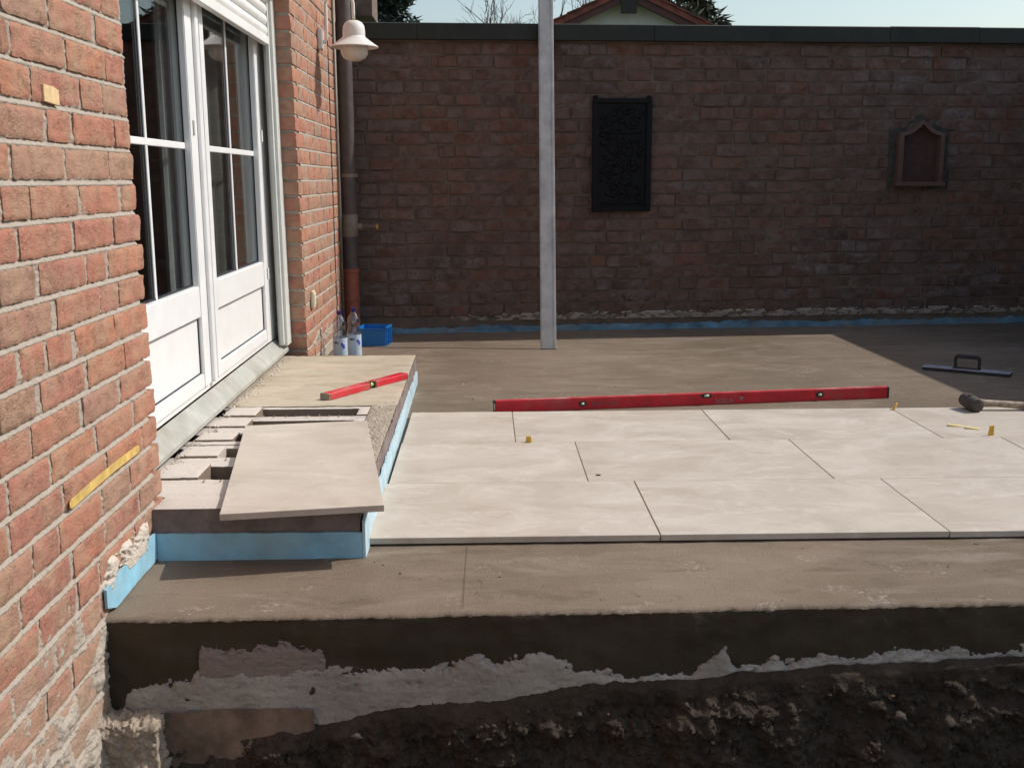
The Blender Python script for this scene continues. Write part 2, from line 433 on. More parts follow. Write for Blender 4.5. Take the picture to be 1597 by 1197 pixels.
def glass_mat(name, tint=(0.80, 0.83, 0.82), boost=0.0):
    t = NT(name)
    t.t.nodes.remove(t.p)
    tr = t.n('ShaderNodeBsdfTransparent')
    tr.inputs[0].default_value = (*tint, 1)
    gl = t.n('ShaderNodeBsdfGlossy')
    gl.inputs['Roughness'].default_value = 0.01
    gl.inputs['Color'].default_value = (0.95, 0.97, 1, 1)
    lw = t.n('ShaderNodeLayerWeight')
    lw.inputs[0].default_value = 0.5
    f = t.math('MULTIPLY_ADD', t.math('POWER', lw.outputs['Facing'], 5.0), 0.75, 0.035 + boost, clamp=True)
    mx = t.n('ShaderNodeMixShader')
    t.l(f, mx.inputs[0])
    t.l(tr.outputs[0], mx.inputs[1])
    t.l(gl.outputs[0], mx.inputs[2])
    t.l(mx.outputs[0], t.out.inputs[0])
    return t.m
M_glass = glass_mat('window_glass', (0.82, 0.84, 0.83))
M_pet = glass_mat('clear_bottle_plastic', (0.72, 0.76, 0.81), 0.12)

# ------------------------------------------------------------------ mesh helpers
class MB:
    def __init__(s):
        s.bm = bmesh.new()
    def box(s, c, d, rot=None):
        vs = []
        m = rot if rot is not None else Matrix.Identity(3)
        for sx in (-1, 1):
            for sy in (-1, 1):
                for sz in (-1, 1):
                    vs.append(s.bm.verts.new(Vector(c) + m @ Vector((sx * d[0] / 2, sy * d[1] / 2, sz * d[2] / 2))))
        for f in ((0, 1, 3, 2), (4, 6, 7, 5), (0, 4, 5, 1), (2, 3, 7, 6), (0, 2, 6, 4), (1, 5, 7, 3)):
            s.bm.faces.new([vs[i] for i in f])
        return s
    def bx(s, x0, x1, y0, y1, z0, z1):
        return s.box(((x0 + x1) / 2, (y0 + y1) / 2, (z0 + z1) / 2), (x1 - x0, y1 - y0, z1 - z0))
    def tube(s, pts, rad, n=10, cap=True):
        pts = [Vector(p) for p in pts]
        if not hasattr(rad, '__len__'):
            rad = [rad] * len(pts)
        rings = []
        prev = None
        for i, p in enumerate(pts):
            d = (pts[min(i + 1, len(pts) - 1)] - pts[max(i - 1, 0)]).normalized()
            if prev is None:
                a = Vector((0, 0, 1)) if abs(d.z) < 0.9 else Vector((1, 0, 0))
                u = d.cross(a).normalized()
            else:
                u = (prev - d * prev.dot(d)).normalized()
            prev = u
            v = d.cross(u)
            rings.append([s.bm.verts.new(p + rad[i] * (math.cos(2 * math.pi * k / n) * u + math.sin(2 * math.pi * k / n) * v)) for k in range(n)])
        for a, b in zip(rings, rings[1:]):
            for k in range(n):
                s.bm.faces.new((a[k], a[(k + 1) % n], b[(k + 1) % n], b[k]))
        if cap and n > 2:
            s.bm.faces.new(rings[0][::-1])
            s.bm.faces.new(rings[-1])
        return s
    def lathe(s, prof, n=24, c=(0, 0, 0), cap=True):
        c = Vector(c)
        rings = []
        for r, z in prof:
            rings.append([s.bm.verts.new(c + Vector((r * math.cos(2 * math.pi * k / n), r * math.sin(2 * math.pi * k / n), z))) for k in range(n)])
        for a, b in zip(rings, rings[1:]):
            for k in range(n):
                s.bm.faces.new((a[k], a[(k + 1) % n], b[(k + 1) % n], b[k]))
        if cap:
            s.bm.faces.new(rings[0][::-1])
            s.bm.faces.new(rings[-1])
        return s
    def grid(s, fn, nu, nv, closed=False):
        vs = [[s.bm.verts.new(fn(i / nu, j / nv)) for j in range(nv + 1)] for i in range(nu + 1)]
        for i in range(nu):
            for j in range(nv):
                s.bm.faces.new((vs[i][j], vs[i + 1][j], vs[i + 1][j + 1], vs[i][j + 1]))
        return s
    def prism(s, poly, fn0, fn1):
        a = [s.bm.verts.new(fn0(*p)) for p in poly]
        b = [s.bm.verts.new(fn1(*p)) for p in poly]
        n = len(poly)
        for k in range(n):
            s.bm.faces.new((a[k], a[(k + 1) % n], b[(k + 1) % n], b[k]))
        s.bm.faces.new(a[::-1])
        s.bm.faces.new(b)
        return s
    def blob(s, c, r, seed=0, sub=1, amp=0.25):
        st = len(s.bm.verts)
        ret = bmesh.ops.create_icosphere(s.bm, subdivisions=sub, radius=1)
        rr = r if hasattr(r, '__len__') else (r, r, r)
        for v in ret['verts']:
            k = 1 + amp * mnoise.noise(v.co * 1.7 + Vector((seed * 3.7, seed * 1.3, seed)))
            v.co = Vector((v.co.x * rr[0] * k + c[0], v.co.y * rr[1] * k + c[1], v.co.z * rr[2] * k + c[2]))
        return s
    def bevel(s, w, seg=1):
        bmesh.ops.bevel(s.bm, geom=[e for e in s.bm.edges], offset=w, segments=seg, affect='EDGES', clamp_overlap=True)
        return s
    def mesh(s, name, mat=None, smooth=False):
        bmesh.ops.recalc_face_normals(s.bm, faces=s.bm.faces)
        me = bpy.data.meshes.new(name)
        s.bm.to_mesh(me)
        s.bm.free()
        if mat:
            me.materials.append(mat)
        if smooth:
            me.polygons.foreach_set('use_smooth', [True] * len(me.polygons))
        return me
    def build(s, name, mat, parent=None, smooth=False, autos=None):
        me = s.mesh(name, mat, smooth)
        if autos:
            me.polygons.foreach_set('use_smooth', [True] * len(me.polygons))
            me.set_sharp_from_angle(angle=R(autos))
        return link(name, me, parent)

def link(name, me, parent=None):
    o = bpy.data.objects.new(name, me)
    COL.objects.link(o)
    if parent is not None:
        o.parent = parent
        o.matrix_parent_inverse = parent.matrix_world.inverted()
    return o

def empty(name, loc=(0, 0, 0), rz=0.0):
    o = bpy.data.objects.new(name, None)
    o.empty_display_size = 0.1
    o.matrix_world = Matrix.Translation(loc) @ Matrix.Rotation(rz, 4, 'Z')
    o.location = loc
    o.rotation_euler = (0, 0, rz)
    COL.objects.link(o)
    return o

def tag(o, label, cat, group=None):
    o['label'] = label
    o['category'] = cat
    if group:
        o['group'] = group
    return o

def struct(o):
    o['kind'] = 'structure'
    return o

def fbm(x, y, z, o=4):
    return mnoise.fractal(Vector((x, y, z)), 0.6, 2.1, o)

# ------------------------------------------------------------------ ground
m = MB()
m.grid(lambda u, v: Vector((-150 + 300 * u, -150 + 400 * v, -0.62)), 8, 8)
struct(m.build('ground', M_earth))
m = MB()
m.grid(lambda u, v: Vector((-80 + 160 * u, 5.3 + 120 * v, -0.02)), 6, 6)
struct(m.build('lawn', M_lawn))

# slab of damp screed: top sheet, ragged front arris and front face
def ragged(x):
    return 0.007 * fbm(x * 9, 1.3, 0) + 0.004 * fbm(x * 45, 7.1, 0)
YF = -0.545
slab_root = struct(empty('terrace_slab', (2.8, 2.0, 0)))
m = MB()
NX = 620
rows = [(-1, 0.0), (0, 0.0), (0.02, 0), (0.05, 0), (0.12, 0), (0.3, 0)]
xs = np.linspace(-0.005, 5.62, NX + 1)
prev = None
for j, yoff in enumerate([-1e9, 0.012, 0.03, 0.07, 0.2, 0.5, 1.2, 2.2, 3.4, 5.75]):
    ring = []
    for x in xs:
        if j == 0:
            y = YF + 0.010 + ragged(x) + 0.015 * x * 0.6
            z = -0.010 + 0.004 * fbm(x * 30, 3, 1)
        else:
            y = YF + yoff + 0.009 * x + (ragged(x) if j < 4 else 0)
            z = 0.0015 * fbm(x * 6, y * 6, 2) * (1 if y < 0 else 0) + (-0.003 if j == 1 else 0)
        ring.append(m.bm.verts.new((x, min(y, 5.2), z)))
    if prev:
        for a in range(NX):
            m.bm.faces.new((prev[a], prev[a + 1], ring[a + 1], ring[a]))
    prev = ring
m.build('screed_surface', M_screed, slab_root, smooth=True)
m = MB()
def fronts(u, v):
    x = -0.005 + 5.62 * u
    z = -0.0085 - 0.56 * v ** 1.4
    y = YF + 0.0095 + 0.009 * x + ragged(x) + 0.010 * fbm(x * 5, z * 9, 4) * min(1, v * 6) + 0.004 * fbm(x * 28, z * 28, 5)
    return Vector((x, y, z))
m.grid(fronts, 420, 26)
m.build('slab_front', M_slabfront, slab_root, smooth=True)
# hairline joint and trowel scratches cut in the screed
def scratch(name, pts, wdt):
    m = MB()
    for a, b in zip(pts, pts[1:]):
        a = Vector(a); b = Vector(b)
        d = (b - a).normalized()
        nrm = Vector((-d.y, d.x, 0)) * wdt / 2
        q = [a - nrm, b - nrm, b + nrm, a + nrm]
        m.bm.faces.new([m.bm.verts.new((p.x, p.y, 0.0035)) for p in q])
    return m.build(name, M_dark, slab_root)
scratch('hairline_joint', [(0.92, -0.50, 0), (0.922, -0.3, 0), (0.925, -0.1, 0), (0.926, -0.01, 0)], 0.0011)
for k, (x, y, a, L) in enumerate([(1.79, -0.30, -0.9, 0.06), (2.09, -0.19, -1.0, 0.05), (2.02, -0.16, -0.9, 0.06), (2.22, -0.17, -0.5, 0.05), (2.07, -0.33, -1.0, 0.06), (0.96, -0.29, -1.3, 0.05), (1.37, -0.40, -1.0, 0.05), (1.49, -0.43, -1.1, 0.03), (2.13, -0.24, -1.1, 0.04)]):
    d = Vector((math.cos(a), math.sin(a), 0)) * L
    scratch('trowel_scratch', [(x, y, 0), (x + d.x * .3 + .003, y + d.y * .3, 0), (x + d.x * .65 + .002, y + d.y * .65, 0), (x + d.x, y + d.y, 0)], 0.0013)

# mortar smeared along the bottom of the slab front
TOP = [(-0.001, -0.204), (0.011, -0.195), (0.111, -0.176), (0.219, -0.163), (0.24, -0.089), (0.273, -0.078), (0.388, -0.078), (0.471, -0.072), (0.553, -0.081), (0.57, -0.131), (0.616, -0.146), (0.649, -0.15), (0.716, -0.146), (0.783, -0.138), (0.807, -0.148), (0.882, -0.14), (0.916, -0.127), (0.958, -0.106), (0.991, -0.133), (1.016, -0.139), (1.1, -0.109), (1.133, -0.095), (1.183, -0.128), (1.217, -0.156), (1.386, -0.173), (1.521, -0.17), (1.602, -0.105), (1.612, -0.103), (1.639, -0.158), (1.706, -0.156), (1.748, -0.14), (1.774, -0.157), (1.841, -0.137), (1.891, -0.123), (1.942, -0.129), (2.028, -0.126), (2.148, -0.131), (2.232, -0.115), (2.336, -0.131), (2.398, -0.118), (5.6, -0.12)]
BOT = [(-0.0, -0.25), (0.148, -0.256), (0.214, -0.25), (0.446, -0.258), (0.494, -0.304), (0.544, -0.302), (0.629, -0.278), (0.713, -0.263), (0.802, -0.25), (0.948, -0.246), (1.032, -0.239), (1.091, -0.231), (1.133, -0.217), (1.324, -0.199), (1.487, -0.199), (1.555, -0.196), (1.645, -0.184), (1.935, -0.164), (2.064, -0.162), (2.235, -0.153), (2.401, -0.149), (5.6, -0.14)]
tx, tz = zip(*TOP)
bxs, bz = zip(*BOT)
def smear(name, x0, x1, topf, botf, mat, thick, ztop, sd):
    n = int((x1 - x0) / 0.0055)
    def f(u, v):
        x = x0 + (x1 - x0) * u
        zb = botf(x) - 0.03
        z = ztop + (zb - ztop) * v
        env = max(-3.2, min(1.1, (topf(x) - 0.010 - 0.004 * min(1.0, max(0.0, (x - 1.0) * 1.4)) - z) / 0.018))
        nz_ = 0.8 * fbm(x * 15, z * 24, sd) + 0.65 * fbm(x * 48, z * 60, sd + 4) + 0.3 * fbm(x * 130, z * 130, sd)
        val = env + nz_
        side = min(1.0, u * 60, (1 - u) * 60)
        d = max(-0.030, min(thick, val * 0.006 if val > 0 else val * 0.02)) - 0.02 * (1 - side)
        d += 0.0016 * fbm(x * 14, z * 40, 3) + 0.0012 * fbm(x * 120, z * 120, 6)
        return Vector((x, YF + 0.009 * x + 0.008 - d - 0.004, z))
    m = MB()
    m.grid(f, n, 52)
    return m.build(name, mat, slab_root, smooth=True)
ft = lambda x: float(np.interp(x, tx, tz))
fb_ = lambda x: float(np.interp(x, bxs, bz))
smear('mortar_smear', 0.012, 3.6, lambda x: min(ft(x), -0.137) if 0.22 < x < 0.57 else ft(x), fb_, M_smear, 0.0055, -0.055, 3)
smear('brown_mortar_patch', 0.232, 0.566, ft, lambda x: -0.13, M_smearbrown, 0.004, -0.045, 8)

# brown foundation block under the slab, left
m = MB()
def fnd(u, v):
    x = 0.13 + 0.40 * u
    zt = -0.245
    zb = -0.60
    z = zt + (zb - zt) * v
    return Vector((x, -0.553 + 0.012 * fbm(x * 6, z * 6, 9) - 0.01 * v, z))
m.grid(fnd, 40, 30)
m.build('foundation_block', M_clay, slab_root, smooth=True)

# soil: cut face under the slab and trench floor
def soil(u, v):
    x = -0.3 + 6.2 * u
    zt = fb_(max(0, x)) + 0.008 * fbm(x * 10, 0, 3)
    if x < 0.5:
        k = max(0.0, min(1.0, (x - 0.1) / 0.4))
        zt = -0.34 + (zt + 0.34) * (k * k * k)
    zlow = -0.50
    s = v
    if s < 0.06:
        y = YF + 0.012 - 0.020 * (s / 0.06)
        z = zt + 0.006 - 0.016 * (s / 0.06)
    elif s < 0.55:
        t = (s - 0.06) / 0.49
        y = YF - 0.008 - 0.060 * t
        z = zt - 0.010 + (zlow - zt + 0.010) * t
    else:
        t = (s - 0.55) / 0.45
        y = YF - 0.068 - 3.6 * t ** 1.6
        z = zlow - 0.03 * t
    am = 0.0 if s < 0.05 else min(1.0, (s - 0.05) * 9)
    d = 0.045 * fbm(x * 4, z * 6, y * 3 + 3) + 0.020 * abs(fbm(x * 9, z * 10, y * 5 + 8)) + 0.014 * fbm(x * 17, z * 19, y * 9 + 1) + 0.008 * fbm(x * 48, z * 48, y * 30) + 0.005 * fbm(x * 120, z * 120, y * 90)
    if s < 0.55:
        y -= max(-0.02, d) * am
        z += 0.012 * fbm(x * 24, z * 20, 2) * am
    else:
        z += d * 0.8
    return Vector((x, y, z))
m = MB()
m.grid(soil, 760, 150)
soil_root = struct(m.build('soil', M_soil, smooth=True))
# loose crumbs and sharp grit on the cut face
def crumbs(name, n, fn, rlo, rhi, mat, parent, seed):
    rs = np.random.RandomState(seed)
    ph = (1 + 5 ** 0.5) / 2
    base = np.array([(-1, ph, 0), (1, ph, 0), (-1, -ph, 0), (1, -ph, 0), (0, -1, ph), (0, 1, ph), (0, -1, -ph), (0, 1, -ph), (ph, 0, -1), (ph, 0, 1), (-ph, 0, -1), (-ph, 0, 1)]) / 1.9
    fc = [(0, 11, 5), (0, 5, 1), (0, 1, 7), (0, 7, 10), (0, 10, 11), (1, 5, 9), (5, 11, 4), (11, 10, 2), (10, 7, 6), (7, 1, 8), (3, 9, 4), (3, 4, 2), (3, 2, 6), (3, 6, 8), (3, 8, 9), (4, 9, 5), (2, 4, 11), (6, 2, 10), (8, 6, 7), (9, 8, 1)]
    V, F = [], []
    for k in range(n):
        p = fn(rs)
        r = rlo + (rhi - rlo) * rs.rand() ** 3
        q = base * (1 + rs.uniform(-0.45, 0.45, (12, 1))) * r * rs.uniform(0.6, 1.3, (1, 3))
        b = len(V)
        V += [tuple(v) for v in (q + np.array(p))]
        F += [tuple(b + i for i in f) for f in fc]
    me = bpy.data.meshes.new(name)
    me.from_pydata(V, [], F)
    me.materials.append(mat)
    o = link(name, me, parent)
    o['kind'] = 'stuff'
    return o
crumbs('soil_crumbs', 5200, lambda rs: soil((rs.uniform(0.3, 3.1) + 0.3) / 6.2, rs.uniform(0.09, 0.54)), 0.0012, 0.009, M_soil, soil_root, 5)
crumbs('pale_grit', 420, lambda rs: soil((rs.uniform(0.4, 3.1) + 0.3) / 6.2, rs.uniform(0.09, 0.54)), 0.001, 0.006, M_stone, soil_root, 9)
def on_screed(rs):
    x = rs.uniform(0.1, 3.4)
    y = rs.uniform(-0.5, -0.03) if rs.rand() < 0.5 else rs.uniform(1.83, 4.3)
    return (x if y < 0 or x > 0.66 else x + 0.7, y, 0.001)
crumbs('screed_grit', 260, on_screed, 0.0008, 0.0035, M_screed, slab_root, 14)
# stones and lumps lodged in the cut face
rs = random.Random(4)
for nm, mat, n in (('soil_stones', M_stone, 26), ('reddish_rubble', M_stonered, 8)):
    m = MB()
    for k in range(n):
        x = rs.uniform(0.45, 3.0)
        zt = fb_(x)
        z = rs.uniform(-0.50, zt - 0.02)
        t = (zt - z) / (zt + 0.5)
        y = YF - 0.025 - 0.075 * t - rs.uniform(0, 0.022)
        r = rs.uniform(0.003, 0.009) * (1.6 if rs.random() < 0.12 else 1)
        m.blob((x, y, z), (r * rs.uniform(0.8, 1.7), r * 0.8, r * rs.uniform(0.6, 1.0)), k, 2, 0.9)
    o = m.build(nm, mat, soil_root, smooth=True)
    o['kind'] = 'stuff'

# ------------------------------------------------------------------ brick meshes
def brick_mesh(name, L, H, D, seed, nx, nz, mat, amp=0.0025, dome=0.003):
    """hand-moulded brick: u along x, v along z, face towards +w; local axes x=u y=v z=w"""
    m = MB()
    vs = []
    for i in range(nx + 1):
        row = []
        for j in range(nz + 1):
            u = i / nx
            v = j / nz
            x = -L / 2 + L * u
            y = H * v
            eu = min(u, 1 - u) * L
            ev = min(v, 1 - v) * H
            e = min(eu, ev)
            n1_ = fbm(x * 16 + seed * 9 + 0.8 * y * 16, y * 46, seed)
            fold = max(0.0, 1 - abs(n1_) * 5.0)
            zz = -dome * max(0, 1 - e / 0.007) ** 2 + amp * fbm(x * 22 + seed * 9, y * 30, seed) - amp * 0.5 * fold
            ox = amp * 1.3 * fbm(y * 45 + seed * 3, seed * 7.7, 1 + u * 3)
            oy = amp * 1.3 * fbm(x * 36 + seed * 5, seed * 2.2, 9 + v * 3)
            if i in (0, nx):
                x += ox
            if j in (0, nz):
                y += oy
            # knocked corners
            cu = min(u, 1 - u) * L + min(v, 1 - v) * H
            if cu < 0.006:
                x -= math.copysign(0.0015, u - 0.5)
                y -= math.copysign(0.0015, v - 0.5)
            row.append(m.bm.verts.new((x, y, zz)))
        vs.append(row)
    for i in range(nx):
        for j in range(nz):
            m.bm.faces.new((vs[i][j], vs[i + 1][j], vs[i + 1][j + 1], vs[i][j + 1]))
    loop = [vs[i][0] for i in range(nx + 1)] + [vs[nx][j] for j in range(1, nz + 1)] + [vs[i][nz] for i in range(nx - 1, -1, -1)] + [vs[0][j] for j in range(nz - 1, 0, -1)]
    back = [m.bm.verts.new((p.co.x, p.co.y, -D)) for p in loop]
    n = len(loop)
    for k in range(n):
        m.bm.faces.new((loop[(k + 1) % n], loop[k], back[k], back[(k + 1) % n]))
    me = m.mesh(name, mat, True)
    me.set_sharp_from_angle(angle=R(50))
    return me

FRAME_X = Matrix(((0, 0, 1, 0), (1, 0, 0, 0), (0, 1, 0, 0), (0, 0, 0, 1)))   # face +X, u=+Y, v=+Z
ang = math.atan(0.0651)
def frame_back():                                                             # face -Y, u along the skewed garden wall
    ux = Vector((math.cos(ang), math.sin(ang), 0))
    nz = Vector((math.sin(ang), -math.cos(ang), 0))
    return Matrix(((ux.x, 0, nz.x, 0), (ux.y, 0, nz.y, 0), (0, 1, 0, 0), (0, 0, 0, 1)))
FRAME_B = frame_back()

def joined_bricks(name, lst, H, parent, mat, frame, org_fn, amp, D=0.03):
    """many bricks as one mesh, with a per-brick tint"""
    bmv, bmf, tint = [], [], []
    for (u0, u1, z, prd) in lst:
        o = org_fn((u0 + u1) / 2, z)
        L = u1 - u0
        tn = random.random()
        b = len(bmv)
        j = lambda s: random.uniform(-s, s)
        fr = [(-L / 2 + j(amp), j(amp)), (L / 2 + j(amp), j(amp)), (L / 2 + j(amp), H + j(amp)), (-L / 2 + j(amp), H + j(amp))]
        inn = [(x * (1 - 0.012 / L), y + (0.006 if y < H / 2 else -0.006)) for x, y in fr]
        pts = [(x, y, prd + 0.0) for x, y in inn] + [(x, y, prd - 0.005) for x, y in fr] + [(x, y, -D) for x, y in fr]
        for p in pts:
            bmv.append(o + (frame.to_3x3() @ Vector(p)))
        fs = [(0, 1, 2, 3)]
        for a in range(4):
            c = (a + 1) % 4
            fs.append((a + 4, c + 4, c, a))
            fs.append((a + 8, c + 8, c + 4, a + 4))
        for f in fs:
            bmf.append(tuple(b + k for k in f))
            tint.append(tn)
    me = bpy.data.meshes.new(name)
    me.from_pydata([tuple(v) for v in bmv], [], bmf)
    at = me.attributes.new('tint', 'FLOAT', 'FACE')
    at.data.foreach_set('value', tint)
    me.materials.append(mat)
    me.update()
    o = link(name, me, parent)
    o['kind'] = 'stuff'
    return o

# ------------------------------------------------------------------ brick house
house = empty('brick_house', (-0.06, 1.3, 0))
tag(house, 'red brick house with white patio door along the left side', 'house')
Z0, CH, BH = 1.5365, 0.0852, 0.0705
ROWS = {
0: [(-0.401, -0.206), (-0.201, -0.064)],
1: [(-0.812, -0.581), (-0.562, -0.288), (-0.259, -0.055)],
2: [(-0.834, -0.799), (-0.78, -0.493), (-0.476, -0.208), (-0.198, -0.057)],
3: [(-0.852, -0.703), (-0.692, -0.408), (-0.399, -0.257), (-0.242, -0.048)],
4: [(-0.87, -0.644), (-0.625, -0.488), (-0.466, -0.183), (-0.167, -0.044)],
5: [(-0.888, -0.841), (-0.828, -0.553), (-0.528, -0.239), (-0.228, -0.033)],
6: [(-0.894, -0.761), (-0.751, -0.473), (-0.455, -0.172), (-0.15, -0.022)],
7: [(-0.925, -0.841), (-0.828, -0.531), (-0.514, -0.245), (-0.229, -0.011)],
8: [(-0.943, -0.766), (-0.737, -0.461), (-0.447, -0.311), (-0.29, -0.005)],
9: [(-0.958, -0.691), (-0.659, -0.38), (-0.37, -0.234), (-0.223, -0.005)],
10: [(-0.98, -0.9), (-0.876, -0.751), (-0.732, -0.587), (-0.557, -0.286), (-0.28, 0.001)],
11: [(-0.998, -0.821), (-0.785, -0.521), (-0.498, -0.222), (-0.217, 0.002)],
12: [(-1.016, -0.861), (-0.854, -0.576), (-0.549, -0.291), (-0.269, 0.009)],
13: [(-0.987, -0.784), (-0.761, -0.484), (-0.469, -0.197), (-0.173, 0.016)]}
GAP = 0.017
rb = random.Random(11)
def fill_left(u_end, u_min):
    out = []
    u = u_end
    while u > u_min:
        L = rb.choice([0.275, 0.27, 0.28, 0.275, 0.135, 0.205])
        L += rb.uniform(-0.006, 0.006)
        out.append((u - L, u))
        u -= L + GAP + rb.uniform(-0.003, 0.004)
    return out
near = []
for k in range(-6, 25):
    zb = Z0 - CH * k
    edge = -0.068 + 0.0062 * k
    if zb + BH < -0.01:
        edge = -0.535
    elif zb + BH < 0.15:
        edge = -0.102
    lst = list(ROWS.get(k, []))
    if lst:
        if lst[0][0] < -0.86 and lst[0][1] - lst[0][0] < 0.12:
            lst[0] = (lst[0][1] - 0.14, lst[0][1])
        lst = fill_left(lst[0][0] - GAP, -3.1) + lst
    else:
        lst = fill_left(edge, -3.1)
    for a, b in lst:
        near.append((a, b, zb))
pier = []
for k in range(-6, 18):
    zb = Z0 - CH * k
    if zb + BH < 0.10:
        continue
    u = 2.700 + 0.0055 * (k + 6) + rb.uniform(-0.004, 0.004)
    first = True
    hd = (k % 2 == 0)
    while u < 4.09:
        L = (0.135 if hd else 0.275) if first else rb.choice([0.275, 0.28, 0.27, 0.135, 0.2])
        if u + L > 4.05:
            L = 4.10 - u
        if L > 0.05:
            pier.append((u, u + L, zb, first))
        u += L + 0.014
        first = False
PX = {}
def pick(L, pool, tag_, H, D, mat, res, amp):
    key = (tag_, min((0.09, 0.14, 0.205, 0.275), key=lambda q: abs(q - L)), rb.randrange(5))
    if key not in pool:
        base = key[1]
        pool[key] = brick_mesh('brick', base, H, D, len(pool) + 1, max(2, int(base / res)), max(2, int(H / res)), mat, amp)
    return pool[key], L / key[1]
def put_brick(L, uc, z, tag_, H, D, mat, res, amp, parent, frame, org, jit=0.0015):
    me, sc = pick(L, PX, tag_, H, D, mat, res, amp)
    o = bpy.data.objects.new('brick', me)
    COL.objects.link(o)
    tilt = Matrix.Rotation(rb.uniform(-0.012, 0.012), 4, 'Z') @ Matrix.Rotation(rb.uniform(-0.01, 0.01), 4, 'Y')
    mw = Matrix.Translation(org) @ frame @ tilt @ Matrix.Translation((0, 0, rb.uniform(-jit, jit))) @ Matrix.Diagonal((sc, 1, 1, 1))
    o.parent = parent
    o.matrix_parent_inverse = parent.matrix_world.inverted()
    o.matrix_world = mw
    return o
def px_of(p):
    d = Vector(p) - CAM
    zc = d.dot(fw)
    if zc < 0.1:
        return None
    return (798.5 + 1669 * d.dot(rt2) / zc, 598.5 - 1669 * d.dot(up2) / zc, zc)
cand = []
for (a, b, zb) in near:
    q = px_of((0, (a + b) / 2, zb + BH / 2))
    qa = px_of((0, b, zb + BH / 2))
    vis = qa is not None and -5 < qa[0] < 1600 and -60 < qa[1] < 1240
    cand.append((vis, 1.0 / (q[2] ** 2) if q else 0, ('n', a, b, zb)))
for (a, b, zb, fs) in pier:
    q = px_of((0, (a + b) / 2, zb + BH / 2))
    vis = -40 < q[1]
    cand.append((vis, 1.0 / (q[2] ** 2), ('p', a, b, zb, fs)))
cand.sort(key=lambda c: (not c[0], -c[1]))
rest = []
for i, (vis, _, c) in enumerate(cand):
    if vis and i < 300:
        a, b, zb = c[1:4]
        if c[0] == 'n':
            put_brick(b - a, (a + b) / 2, zb, 'near', BH, 0.12 if b > -0.1 else 0.03, M_brick, 0.0075, 0.0023, house, FRAME_X, (0, (a + b) / 2, zb), 0.0016)
        else:
            put_brick(b - a, (a + b) / 2, zb, 'pier' if not c[4] else 'corner', BH, 0.03 if not c[4] else 0.135, M_brick, 0.02, 0.003, house, FRAME_X, (0, (a + b) / 2, zb))
    else:
        rest.append((c[1], c[2], c[3], 0.0))
# upper courses and the strip beyond the dark joint
for k in range(-18, -6):
    zb = Z0 - CH * k
    u = -3.4 + (0.14 if k % 2 else 0)
    while u < 4.0:
        rest.append((u, u + 0.27, zb, 0))
        u += 0.285
for k in range(-18, 18):
    zb = Z0 - CH * k
    if zb > 0.06:
        rest.append((4.125, 4.125 + (0.26 if k % 2 else 0.13), zb, 0))
        if k % 2 == 0:
            rest.append((4.27, 4.385, zb, 0))
joined_bricks('upper_bricks', rest, BH, house, M_brickJ, FRAME_X, lambda u, z: Vector((0, u, z)), 0.002)
# mortar beds (recessed, rough; smeared proud over the bricks near the ground)
def mortar_house(u0, u1, z0, z1, nu, nv, name):
    m = MB()
    def f(u, v):
        y = u0 + (u1 - u0) * u
        z = z0 + (z1 - z0) * v
        fz = (z - Z0) % CH
        tj = (fz - BH) / (CH - BH)
        d = (-0.0004 - 0.0085 * tj) if tj >= 0 else -0.0050
        d += 0.0018 * fbm(y * 18, z * 18, 3) + 0.0024 * fbm(y * 85, z * 85, 5)
        if z < 0.16:
            k = min(1, (0.16 - z) / 0.35)
            d += 0.012 * k * max(0, 0.35 + fbm(y * 8, z * 8, 11) * 1.6)
            if y > -0.62 and z < 0.0:
                d += 0.004
        if z < -0.2:
            d += 0.004 * min(1, (-0.2 - z) / 0.2)
        return Vector((d, y, z))
    m.grid(f, nu, nv)
    return m.build(name, M_mortar, house, smooth=True)
mortar_house(-1.8, -0.045, -0.62, 2.08, 330, 900, 'mortar_bed')
mortar_house(-3.45, -1.8, -0.62, 2.08, 60, 90, 'outer_mortar_bed')
mortar_house(2.845, 4.40, 0.02, 2.08, 80, 500, 'pier_mortar_bed')
m = MB()
m.bx(-0.16, -0.014, -3.45, -0.05, -0.62, 2.08)
m.prism([(2.712, 2.08), (4.405, 2.08), (4.405, 0.0), (2.842, 0.0)], lambda y, z: Vector((-0.30, y, z)), lambda y, z: Vector((-0.010, y, z)))
m.bx(-0.30, -0.0075, -3.45, 4.405, 2.09, 3.15)
m.bx(-0.30, -0.0085, 4.405, 4.70, 0.0, 3.15)
m.build('wall_core', M_mortar, house)
# dark open joint between the pier and the wall strip behind it
m = MB()
m.bx(-0.012, 0.0005, 4.104, 4.121, 0.0, 2.3)
m.build('dark_joint', M_gap, house)
m = MB()
m.tube([(0.012, 4.33, 0.0), (0.012, 4.33, 2.3)], 0.010, 8)  # thin grey tube up the wall strip
m.build('grey_tube', M_pipegrey, house, smooth=True)
# shell of the room behind the patio door
m = MB()
m.bx(-5.2, -5.0, -3.5, 4.7, -0.6, 3.15)
m.bx(-5.0, -0.30, -3.5, -3.35, -0.6, 3.15)
m.bx(-5.0, -0.305, 4.55, 4.7, -0.6, 3.15)
m.bx(-5.0, -0.165, -3.35, 4.55, -0.6, 0.14)
m.bx(-5.0, -0.305, -3.35, 4.55, 2.45, 2.6)
m.build('room_shell', M_room, house)
m = MB()
m.bx(-5.4, 0.02, -3.6, 4.75, 3.153, 3.3)
m.build('roof_slab', M_dark, house)
m = MB()
m.bx(0.03, 0.215, 4.95, 5.35, 2.262, 2.75)
m.bevel(0.004)
m.build('eaves_box', M_eaves, house)
